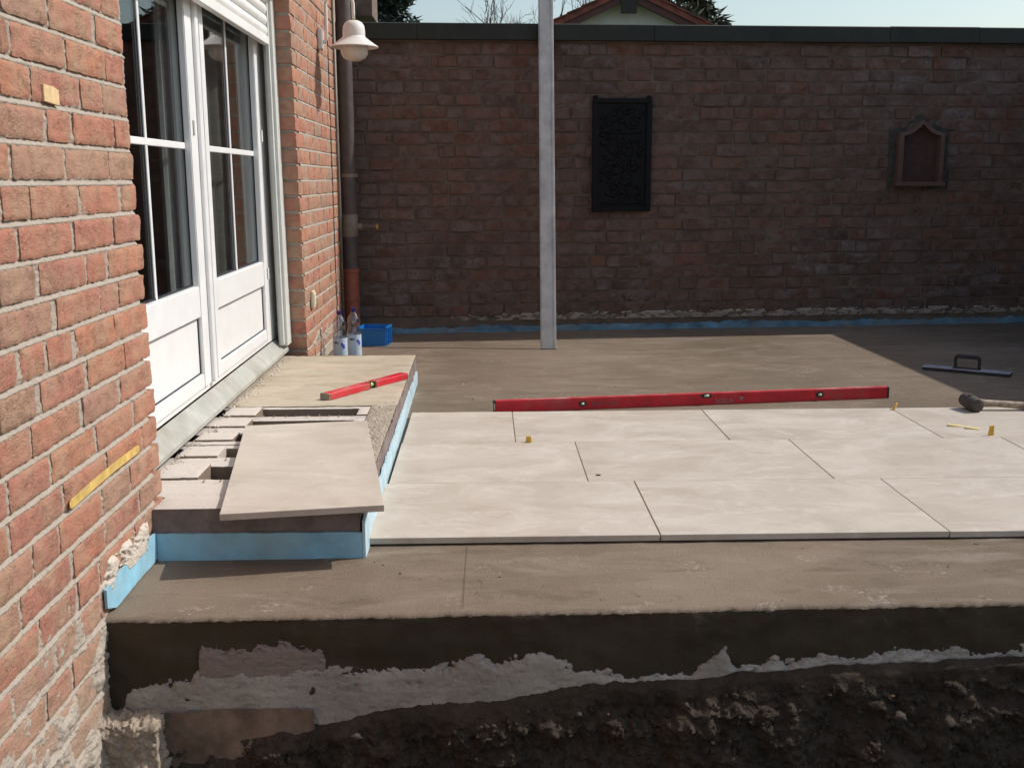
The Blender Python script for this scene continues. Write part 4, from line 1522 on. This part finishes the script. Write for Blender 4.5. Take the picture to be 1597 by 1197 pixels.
ni = wall_root('wall_niche', 4.235, 1.045, 0.004)
tag(ni, 'small terracotta pointed niche set in the garden wall', 'niche')
wN, hN = 0.175, 0.40
def arch(w_, h_, top, n=7):
    pts = [(-w_, 0), (w_, 0), (w_, h_)]
    for i in range(1, n):          # right ogee to the tip
        t = i / n
        pts.append((w_ * (1 - t) ** 1.0 * (1 - 0.18 * math.sin(math.pi * t)), h_ + (top - h_) * (t ** 1.35)))
    pts.append((0, top))
    for i in range(n - 1, 0, -1):
        t = i / n
        pts.append((-w_ * (1 - t) * (1 - 0.18 * math.sin(math.pi * t)), h_ + (top - h_) * (t ** 1.35)))
    pts.append((-w_, h_))
    return pts
out = arch(wN, hN - 0.02, 0.475)
inn = [(x * 0.80, 0.030 + y * 0.87) for x, y in out]
m = MB()
n = len(out)
V = [[m.bm.verts.new((x, y, z)) for x, y in pts] for pts, z in ((out, -0.005), (out, 0.052), (inn, 0.058), (inn, -0.001))]
for a, b in zip(V, V[1:]):
    for k in range(n):
        m.bm.faces.new((a[k], a[(k + 1) % n], b[(k + 1) % n], b[k]))
local(m.build('frame', M_terra, autos=40), ni)
m = MB()
m.prism(inn, lambda x, y: Vector((x, y, 0.0015)), lambda x, y: Vector((x, y, 0.0025)))
local(m.build('back_panel', M_terrain), ni)
m = MB()
m.bx(-0.19, 0.19, -0.006, 0.022, 0.0, 0.070)
m.bevel(0.005)
local(m.build('ledge', M_terra), ni)
m = MB()
big = [(x * 1.32, (y - 0.2) * 1.16 + 0.2) for x, y in out]
m.prism(big, lambda x, y: Vector((x + 0.01 * fbm(x * 20, y * 20, 1), y + 0.01 * fbm(x * 20, y * 20, 5), -0.006)), lambda x, y: Vector((x + 0.01 * fbm(x * 20, y * 20, 1), y + 0.01 * fbm(x * 20, y * 20, 5), 0.0012)))
local(m.build('cement_surround', simple('dark_cement', (0.055, 0.052, 0.043), 0.95, var=0.25, scale=20, bump=0.5)), ni)

# ------------------------------------------------------------------ wall lamp
lamp = empty('wall_lamp', (0, 3.68, 1.94))
tag(lamp, 'cream bell shaped swan neck lamp on the brick pier', 'lamp')
LY = 3.68
m = MB()
m.box((0.014, LY, 1.945), (0.028, 0.10, 0.125))
m.bevel(0.008, 2)
m.build('back_plate', M_lamp, lamp)
m = MB()
pts = [(0.028, LY, 1.93), (0.045, LY, 1.935), (0.052, LY, 1.96), (0.052, LY, 2.14)]
for i in range(9):
    a = math.pi * (1 - i / 8)
    pts.append((0.135 + 0.083 * math.cos(a), LY, 2.15 + 0.083 * math.sin(a)))
pts += [(0.218, LY, 2.10), (0.218, LY, 2.05)]
m.tube(pts, 0.0105, 10)
m.build('swan_neck', M_lamp, lamp, smooth=True)
m = MB()
bell = [(0.016, 0.152), (0.030, 0.150), (0.052, 0.138), (0.064, 0.118), (0.068, 0.09), (0.068, 0.058), (0.074, 0.050), (0.10, 0.030), (0.135, 0.006), (0.146, -0.002), (0.146, -0.007), (0.132, 0.001), (0.098, 0.022), (0.066, 0.045)]
m.lathe(bell, 36, (0.218, LY, 1.905), cap=False)
m.build('lamp_shade', M_lamp, lamp, autos=35)
m = MB()
m.lathe([(0.066, 0.045), (0.080, 0.02), (0.086, -0.012), (0.082, -0.045), (0.066, -0.07), (0.035, -0.085), (0.004, -0.089)], 28, (0.218, LY, 1.905))
m.build('globe', M_opal, lamp, smooth=True)

# ------------------------------------------------------------------ downpipe
dp = empty('downpipe', (0.06, 4.45, 0))
tag(dp, 'brown rain downpipe in the corner between house and garden wall', 'downpipe')
PXc, PY = 0.062, 4.45
m = MB()
m.lathe([(0.052, 0.86), (0.052, 3.1)], 24, (PXc, PY, 0))
m.build('upper_pipe', M_pipe, dp, autos=40)
m = MB()
m.lathe([(0.055, 0.715), (0.061, 0.725), (0.061, 0.86), (0.057, 0.870), (0.053, 0.870)], 24, (PXc - 0.002, PY, 0))
m.tube([(PXc + 0.055, PY - 0.01, 0.785), (PXc + 0.095, PY - 0.02, 0.785)], 0.022, 12)
m.build('collar', M_pipegrey, dp, autos=40)
m = MB()
m.tube([(PXc + 0.095, PY - 0.02, 0.785), (PXc + 0.20, PY - 0.035, 0.783)], 0.020, 12)
m.build('spigot', M_pipe, dp, autos=40)
m = MB()
m.tube([(PXc + 0.19, PY - 0.034, 0.783), (PXc + 0.205, PY - 0.036, 0.783)], 0.0215, 12)
m.build('spigot_tip', M_brass, dp, autos=40)
m = MB()
m.lathe([(0.052, 0.47), (0.052, 0.715)], 24, (PXc - 0.004, PY, 0))
m.build('lower_pipe', M_pipe, dp, autos=40)
m = MB()
m.lathe([(0.057, 0.0), (0.057, 0.265), (0.062, 0.268), (0.062, 0.300), (0.057, 0.303), (0.057, 0.468), (0.062, 0.470), (0.062, 0.492), (0.052, 0.495)], 24, (PXc - 0.004, PY, 0))
m.build('drain_pipe', M_kg, dp, autos=40)
for z in (1.135,):
    m = MB()
    m.lathe([(0.0535, z - 0.012), (0.056, z - 0.012), (0.056, z + 0.012), (0.0535, z + 0.012)], 24, (PXc, PY, 0))
    m.box((PXc + 0.058, PY - 0.012, z), (0.018, 0.014, 0.024))
    m.bx(0.0, 0.014, PY - 0.008, PY + 0.008, z - 0.008, z + 0.008)
    m.build('bracket', M_pipegrey, dp, autos=40)

# socket on the pier
sk_ = empty('wall_socket', (0.0, 3.03, 0.43))
tag(sk_, 'cream socket cover on the brick pier above the bottles', 'socket')
m = MB()
m.box((0.009, 3.03, 0.432), (0.018, 0.078, 0.100))
m.bevel(0.005, 2)
m.build('cover', M_socket, sk_)
m = MB()
m.box((0.0205, 3.03, 0.432), (0.005, 0.052, 0.070))
m.bevel(0.002)
m.build('flap', M_socket, sk_)

# ------------------------------------------------------------------ bottles
def bottle(x, y, rz, label):
    b = empty('water_bottle', (x, y, 0), rz)
    tag(b, label, 'bottle', 'water bottles behind the step')
    k = 0.325 / 0.325
    prof = [(0.030, 0.004), (0.040, 0.0), (0.0435, 0.010), (0.0435, 0.06), (0.0415, 0.066), (0.0415, 0.160), (0.0435, 0.166), (0.0430, 0.19), (0.036, 0.205), (0.040, 0.222), (0.0405, 0.242), (0.036, 0.265), (0.024, 0.286), (0.0145, 0.298), (0.0140, 0.308)]
    m = MB()
    m.lathe(prof, 24)
    local(m.build('bottle_body', M_pet, smooth=True), b)
    m = MB()
    m.lathe([(0.0165, 0.303), (0.0165, 0.323), (0.013, 0.325)], 20)
    local(m.build('cap', M_cap, autos=40), b)
    m = MB()
    m.lathe([(0.0442, 0.020), (0.0442, 0.062), (0.0440, 0.162)], 24, cap=False)
    local(m.build('label', M_label, smooth=True), b)
    m = MB()
    def wrap(a, z, r=0.0446):
        return Vector((r * math.cos(a), r * math.sin(a), z))
    A = R(-62)
    for (da, dz, ra, rz_) in ((0, 0.0, 0.30, 0.007), (0.12, -0.013, 0.22, 0.008), (-0.12, 0.010, 0.16, 0.006)):
        cen = m.bm.verts.new(wrap(A + da, 0.118 + dz))
        ring = [m.bm.verts.new(wrap(A + da + ra * math.cos(t * math.pi / 6), 0.118 + dz + rz_ * math.sin(t * math.pi / 6), 0.0446 + 0.0001 * (dz != 0))) for t in range(12)]
        for q in range(12):
            m.bm.faces.new((cen, ring[q], ring[(q + 1) % 12]))
    local(m.build('label_emblem', M_labelblue), b)
    m = MB()
    B = R(-118)
    cen = m.bm.verts.new(wrap(B, 0.134))
    ring = [m.bm.verts.new(wrap(B + 0.42 * math.cos(t * math.pi / 6), 0.134 + 0.006 * math.sin(t * math.pi / 6))) for t in range(12)]
    for q in range(12):
        m.bm.faces.new((cen, ring[q], ring[(q + 1) % 12]))
    local(m.build('label_badge', M_labelgrey), b)
    m = MB()
    m.lathe([(0.0438, 0.012), (0.0438, 0.022), (0.0425, 0.0225)], 24, cap=False)
    return b
bottle(0.112, 3.36, 0.0, 'clear water bottle nearest the brick pier, blue cap and pale label')
bottle(0.182, 3.50, 0.25, 'clear water bottle beside the blue crate, blue cap and pale label')

# ------------------------------------------------------------------ blue crate
cr = empty('blue_crate', (0.140, 4.075, 0), R(-9))
tag(cr, 'small blue plastic crate on the screed beside the bottles', 'crate')
cw, cd, chh, ct = 0.190, 0.150, 0.128, 0.004
m = MB()
m.bx(0, cw, 0, ct, 0.0, chh - 0.012)
m.bx(0, cw, cd - ct, cd, 0.0, chh)
m.bx(0, ct, ct, cd - ct, 0.0, chh)
m.bx(cw - ct, cw, ct, cd - ct, 0.0, chh)
m.bx(ct, cw - ct, ct, cd - ct, 0.0, 0.005)
local(m.build('box_body', M_crate), cr)
m = MB()
m.bx(-0.006, cw + 0.006, -0.006, 0.0, chh - 0.020, chh - 0.010)
m.bx(-0.006, cw + 0.006, cd, cd + 0.006, chh - 0.012, chh)
m.bevel(0.0015)
local(m.build('rim', M_crate), cr)
m = MB()
for yy in (0.012, 0.062, 0.092, 0.136):
    m.bx(cw, cw + 0.009, yy, yy + 0.008, 0.004, chh - 0.003)
m.bx(cw, cw + 0.010, 0.0, cd, chh - 0.010, chh - 0.0005)
local(m.build('side_rib', M_crate), cr)

# ------------------------------------------------------------------ trowel, mallet, wedges
tr = empty('trowel', (3.768, 2.845, 0.0), math.atan2(2.707 - 2.978, 3.961 - 3.575))
tag(tr, 'long smoothing trowel with black loop handle lying in the shade', 'trowel')
m = MB()
m.bx(-0.238, 0.238, -0.045, 0.045, 0.018, 0.0215)
m.bevel(0.001)
local(m.build('blade', M_steel), tr)
m = MB()
m.bx(-0.236, 0.236, -0.043, 0.043, 0.001, 0.0178)
local(m.build('float_pad', M_foam), tr)
m = MB()
pts = [(-0.062, 0, 0.022), (-0.064, 0, 0.060), (-0.063, 0, 0.084), (-0.056, 0, 0.092), (0.056, 0, 0.092), (0.064, 0, 0.084), (0.066, 0, 0.060), (0.064, 0, 0.022)]
m.tube(pts, [0.009, 0.009, 0.010, 0.012, 0.012, 0.010, 0.009, 0.009], 10)
m.bx(-0.075, 0.075, -0.012, 0.012, 0.0216, 0.028)
local(m.build('handle', M_black, autos=50), tr)

ml = empty('rubber_mallet', (3.283, 1.745, TZ))
tag(ml, 'black rubber mallet with grimy wooden handle at the tile edge', 'mallet')
hd = Vector((1.0, -0.06, -0.035)).normalized()
hc = Vector((3.284, 1.735, TZ + 0.036))
axh = Vector((-0.10, 1.0, 0.10)).normalized()
m = MB()
m.tube([hc - axh * 0.060, hc - axh * 0.056, hc - axh * 0.03, hc, hc + axh * 0.03, hc + axh * 0.056, hc + axh * 0.060], [0.026, 0.032, 0.0345, 0.0355, 0.0345, 0.032, 0.026], 24)
m.build('mallet_head', M_mallet, ml, autos=40)
m = MB()
m.tube([hc + Vector((-0.005, 0, 0.034)), hc + Vector((0.0, 0, 0.0375))], 0.011, 10)
m.build('handle_end', M_wood, ml)
m = MB()
m.tube([hc + hd * 0.03, hc + hd * 0.06, hc + hd * 0.10, hc + hd * 0.2 + Vector((0, 0, -0.004)), hc + hd * 0.30 + Vector((0, 0, -0.008)), hc + hd * 0.36 + Vector((0, 0, -0.012))], [0.021, 0.017, 0.0155, 0.017, 0.019, 0.017], 12)
m.build('mallet_handle', M_wood, ml, smooth=True)

def wedge(x, y, rz, h, wd, label, tiltx=0.0):
    m = MB()
    pr = [(-wd / 2, 0), (wd / 2, 0), (wd / 2 * 0.9, h), (-wd / 2 * 0.8, h * 0.97)]
    m.prism(pr, lambda a, b: Vector((a, -0.0045, b)), lambda a, b: Vector((a, 0.0045 - 0.004 * b / h, b)))
    m.bevel(0.0008)
    o = m.build('tile_wedge', M_yellow)
    o.location = (x, y, TZ)
    o.rotation_euler = (tiltx, 0, rz)
    tag(o, label, 'wedge', 'yellow wedges on the tiles')
    return o
wedge(3.142, 1.232, 0.2, 0.044, 0.024, 'yellow plastic wedge standing upright near the mallet')
wedge(2.930, 1.765, 0.9, 0.034, 0.024, 'yellow plastic wedge standing at the end of the long red level', 0.25)
wedge(1.170, 1.204, -0.5, 0.026, 0.026, 'short yellow plastic wedge standing alone at the left tile joint')
for (x, y, rz, L, label) in ((3.066, 1.408, -0.25, 0.062, 'pale yellow flat shim lying left of its neighbour on the tiles'), (3.118, 1.355, -0.42, 0.060, 'pale yellow flat shim lying right of its neighbour on the tiles')):
    m = MB()
    m.prism([(-L / 2, 0.001), (L / 2, 0.001), (L / 2, 0.0025), (-L / 2, 0.007)], lambda a, b: Vector((a, -0.011, b)), lambda a, b: Vector((a, 0.011, b)))
    m.bevel(0.0006)
    o = m.build('flat_shim', M_shim)
    o.location = (x, y, TZ)
    o.rotation_euler = (0, 0, rz)
    tag(o, label, 'shim', 'flat shims on the tiles')
m = MB()
m.blob((1.404, 0.681, TZ + 0.002), (0.010, 0.006, 0.0025), 2, 2, 0.5)
o = m.build('clay_crumb', M_dark, smooth=True)
tag(o, 'dark crumb of dirt lying on the middle tile row', 'crumb')

# pieces stuck to the brick wall
m = MB()
ya, yb_ = -0.700, -0.178
def stripf(u, v):
    y = ya + (yb_ - ya) * u
    return Vector((0.0062 + 0.0012 * fbm(y * 9, 2, 2), y, 0.358 + 0.008 * math.sin(u * 2.2) + 0.026 * (v - 0.5) * (0.9 if 0.02 < u < 0.98 else 0.5)))
m.grid(stripf, 40, 2)
ret = bmesh.ops.extrude_face_region(m.bm, geom=m.bm.faces[:])
for g in ret['geom']:
    if isinstance(g, bmesh.types.BMVert):
        g.co.x -= 0.0015
o = m.build('yellow_strip', M_ytape)
tag(o, 'long yellow strip stuck on the sunlit brick wall', 'strip')
m = MB()
m.prism([(-0.648, 1.282), (-0.562, 1.277), (-0.560, 1.312), (-0.590, 1.318), (-0.648, 1.320)], lambda y, z: Vector((-0.004, y, z)), lambda y, z: Vector((0.0055, y + 0.001, z - 0.001)))
m.bevel(0.0012)
o = m.build('wood_chip', M_tan)
tag(o, 'small tan wooden chip wedged in the upper brick wall', 'wood chip')

# rubble lump below the slab at the left corner
m = MB()
def rub(u, v):
    # wraps the top, front and right side of the lump
    if v < 0.2:
        p = Vector((0.142 * u, -0.53 - 0.09 * (v / 0.2), -0.252))
        nrm = Vector((0, 0, 1))
    else:
        p = Vector((0.142 * u, -0.62, -0.252 - 0.37 * (v - 0.2) / 0.8))
        nrm = Vector((0, -1, 0))
    if u > 0.75:
        t = (u - 0.75) / 0.25
        p = Vector((0.1065 + 0.0355 * min(1, t * 2), p.y + (0.09 * max(0, t * 2 - 1) if v >= 0.2 else 0), p.z))
        nrm = (nrm + Vector((t, 0, 0))).normalized()
    n = 0.016 * fbm(p.x * 14, p.y * 14, p.z * 14) + 0.008 * abs(fbm(p.x * 30, p.y * 30, p.z * 30 + 3)) + 0.0035 * fbm(p.x * 90, p.y * 90, p.z * 90)
    return p + nrm * n
m.grid(rub, 70, 120)
m.bx(0.0, 0.09, -0.585, -0.53, -0.62, -0.285)
o = m.build('rubble_footing', M_rubble, smooth=True)
tag(o, 'crumbly pale rubble footing below the left corner of the slab', 'rubble')

# ------------------------------------------------------------------ beyond the wall
hs = empty('gabled_house', (3.92, 20, 0))
tag(hs, 'white gabled house with red tiled roof behind the garden wall', 'house')
HXc, HYc, ridge, sl = 4.10, 20.0, 5.02, 0.46
hw_ = 4.2
m = MB()
gab = [(-hw_ + 0.4, -0.02), (hw_ - 0.4, -0.02), (hw_ - 0.4, ridge - 0.22 - sl * (hw_ - 0.4)), (0, ridge - 0.22), (-hw_ + 0.4, ridge - 0.22 - sl * (hw_ - 0.4))]
m.prism(gab, lambda x, z: Vector((HXc + x, HYc + 0.35, z)), lambda x, z: Vector((HXc + x, HYc + 9, z)))
m.build('wall', M_render, hs)
for sg in (-1, 1):
    m = MB()
    def q(x, z, y):
        return Vector((HXc + sg * x, y, z))
    pr = [(0.0, ridge), (hw_, ridge - sl * hw_), (hw_, ridge - sl * hw_ - 0.12), (0.0, ridge - 0.12)]
    m.prism(pr, lambda x, z: q(x, z, HYc - 0.02), lambda x, z: q(x, z, HYc + 9.4))
    rf = m.build('roof', M_rooft, hs)
    # rows of tiles down the slope, verge tiles proud
    m = MB()
    nrow = 14
    for k in range(nrow):
        x0 = 0.05 + k * hw_ / nrow
        x1 = x0 + hw_ / nrow + 0.04
        z0 = ridge - sl * x0 + 0.03
        z1 = ridge - sl * x1 + 0.055
        for c in range(8):
            ya_ = HYc - 0.06 + c * 0.3
            m.prism([(x0, z0), (x1, z1), (x1, z1 - 0.035), (x0, z0 - 0.03)], lambda x, z, ya_=ya_: q(x, z, ya_), lambda x, z, ya_=ya_: q(x, z, ya_ + 0.285))
    o = m.build('roof_tiles', M_rooft, hs)
    o['kind'] = 'stuff'
    m = MB()
    pr = [(0.0, ridge - 0.125), (hw_, ridge - sl * hw_ - 0.125), (hw_, ridge - sl * hw_ - 0.27), (0.0, ridge - 0.27)]
    m.prism(pr, lambda x, z: q(x, z, HYc + 0.02), lambda x, z: q(x, z, HYc + 0.07))
    m.build('bargeboard', M_barge, hs)
m = MB()
m.bx(HXc - 0.16, HXc + 0.16, HYc - 0.03, HYc + 0.06, ridge - 0.55, ridge - 0.18)
m.build('ridge_beam_end', M_dark, hs)

def conifer(name, x, y, h, r, zc0, n, mat, label, sd, leaf=0.12, gap=0.35):
    root = empty(name, (x, y, -0.02))
    tag(root, label, 'tree')
    rs = random.Random(sd)
    m = MB()
    m.tube([(x, y, -0.05), (x + 0.05, y, h * 0.5), (x, y, h * 0.97)], [0.16, 0.10, 0.02], 8)
    for k in range(26):
        z = zc0 + (h - zc0) * rs.random() ** 1.1
        a = rs.uniform(0, 6.283)
        rr = r * (1 - (z - zc0) / (h - zc0)) ** 0.7
        m.tube([(x, y, z), (x + rr * 0.9 * math.cos(a), y + rr * 0.9 * math.sin(a), z + 0.1 * rr)], [0.03, 0.008], 5)
    m.build('trunk', M_bark, root)
    vs, fs = [], []
    cl = []
    for k in range(int(70)):
        t = rs.random()
        z = zc0 + (h - zc0) * t
        rr = r * max(0.12, (1 - t)) ** 0.75
        a = rs.uniform(0, 6.283)
        d = rr * (0.45 + 0.55 * rs.random() ** 0.5)
        cl.append((x + d * math.cos(a), y + d * math.sin(a), z, rr * 0.33 + 0.08))
    for k in range(n):
        c = rs.choice(cl)
        v = Vector((rs.gauss(0, 1), rs.gauss(0, 1), rs.gauss(0, 1))).normalized() * c[3] * rs.random() ** 0.4
        p = Vector(c[:3]) + v
        d = Vector((rs.gauss(0, 1), rs.gauss(0, 1), rs.gauss(0, 0.6))).normalized()
        e = d.cross(Vector((rs.gauss(0, 1), rs.gauss(0, 1), rs.gauss(0, 1)))).normalized()
        L = leaf * rs.uniform(0.5, 1.3)
        b = len(vs)
        vs += [tuple(p - e * L * 0.16), tuple(p + d * L), tuple(p + e * L * 0.16)]
        fs.append((b, b + 1, b + 2))
    me = bpy.data.meshes.new('crown')
    me.from_pydata(vs, [], fs)
    me.materials.append(mat)
    o = link('crown', me, root)
    return root
conifer('conifer', -0.25, 12.0, 4.3, 0.78, 0.4, 16000, M_leafd, 'dark dense conifer behind the left end of the garden wall', 3, 0.12)
conifer('pine_tree', 6.35, 27.0, 8.2, 2.1, 1.0, 17000, M_leafo, 'loose olive pine behind the right roof slope of the house', 9, 0.28)

def bare_tree(x, y, h, sd, label):
    root = empty('bare_tree', (x, y, -0.02))
    tag(root, label, 'tree', 'bare trees behind the garden wall')
    rs = random.Random(sd)
    tr_ = MB()
    tw = MB()
    def grow(p, d, L, r, lev):
        q = p + d * L
        mid = p + d * L * 0.5 + Vector((rs.gauss(0, 1), rs.gauss(0, 1), rs.gauss(0, 1))) * L * 0.05
        (tr_ if lev < 2 else tw).tube([p, mid, q], [r, r * 0.85, r * 0.68], 6 if lev < 2 else 4, cap=False)
        if lev >= 6:
            return
        for k in range(rs.choice([2, 2, 3]) if lev > 0 else 4):
            nd = (d + Vector((rs.gauss(0, 0.45), rs.gauss(0, 0.45), rs.gauss(0.1, 0.3)))).normalized()
            grow(p + d * L * rs.uniform(0.6, 1.0), nd, L * rs.uniform(0.6, 0.82), r * 0.60, lev + 1)
    grow(Vector((x, y, -0.05)), Vector((0, 0, 1)), h * 0.30, 0.085, 0)
    tr_.build('trunk', M_bark, root)
    tw.build('twigs', M_bark, root)
bare_tree(1.95, 22.0, 6.6, 5, 'bare tree with fine twigs behind the straightedge')
bare_tree(2.95, 25.0, 7.6, 8, 'bare tree with dark limbs rising behind the left roof slope')
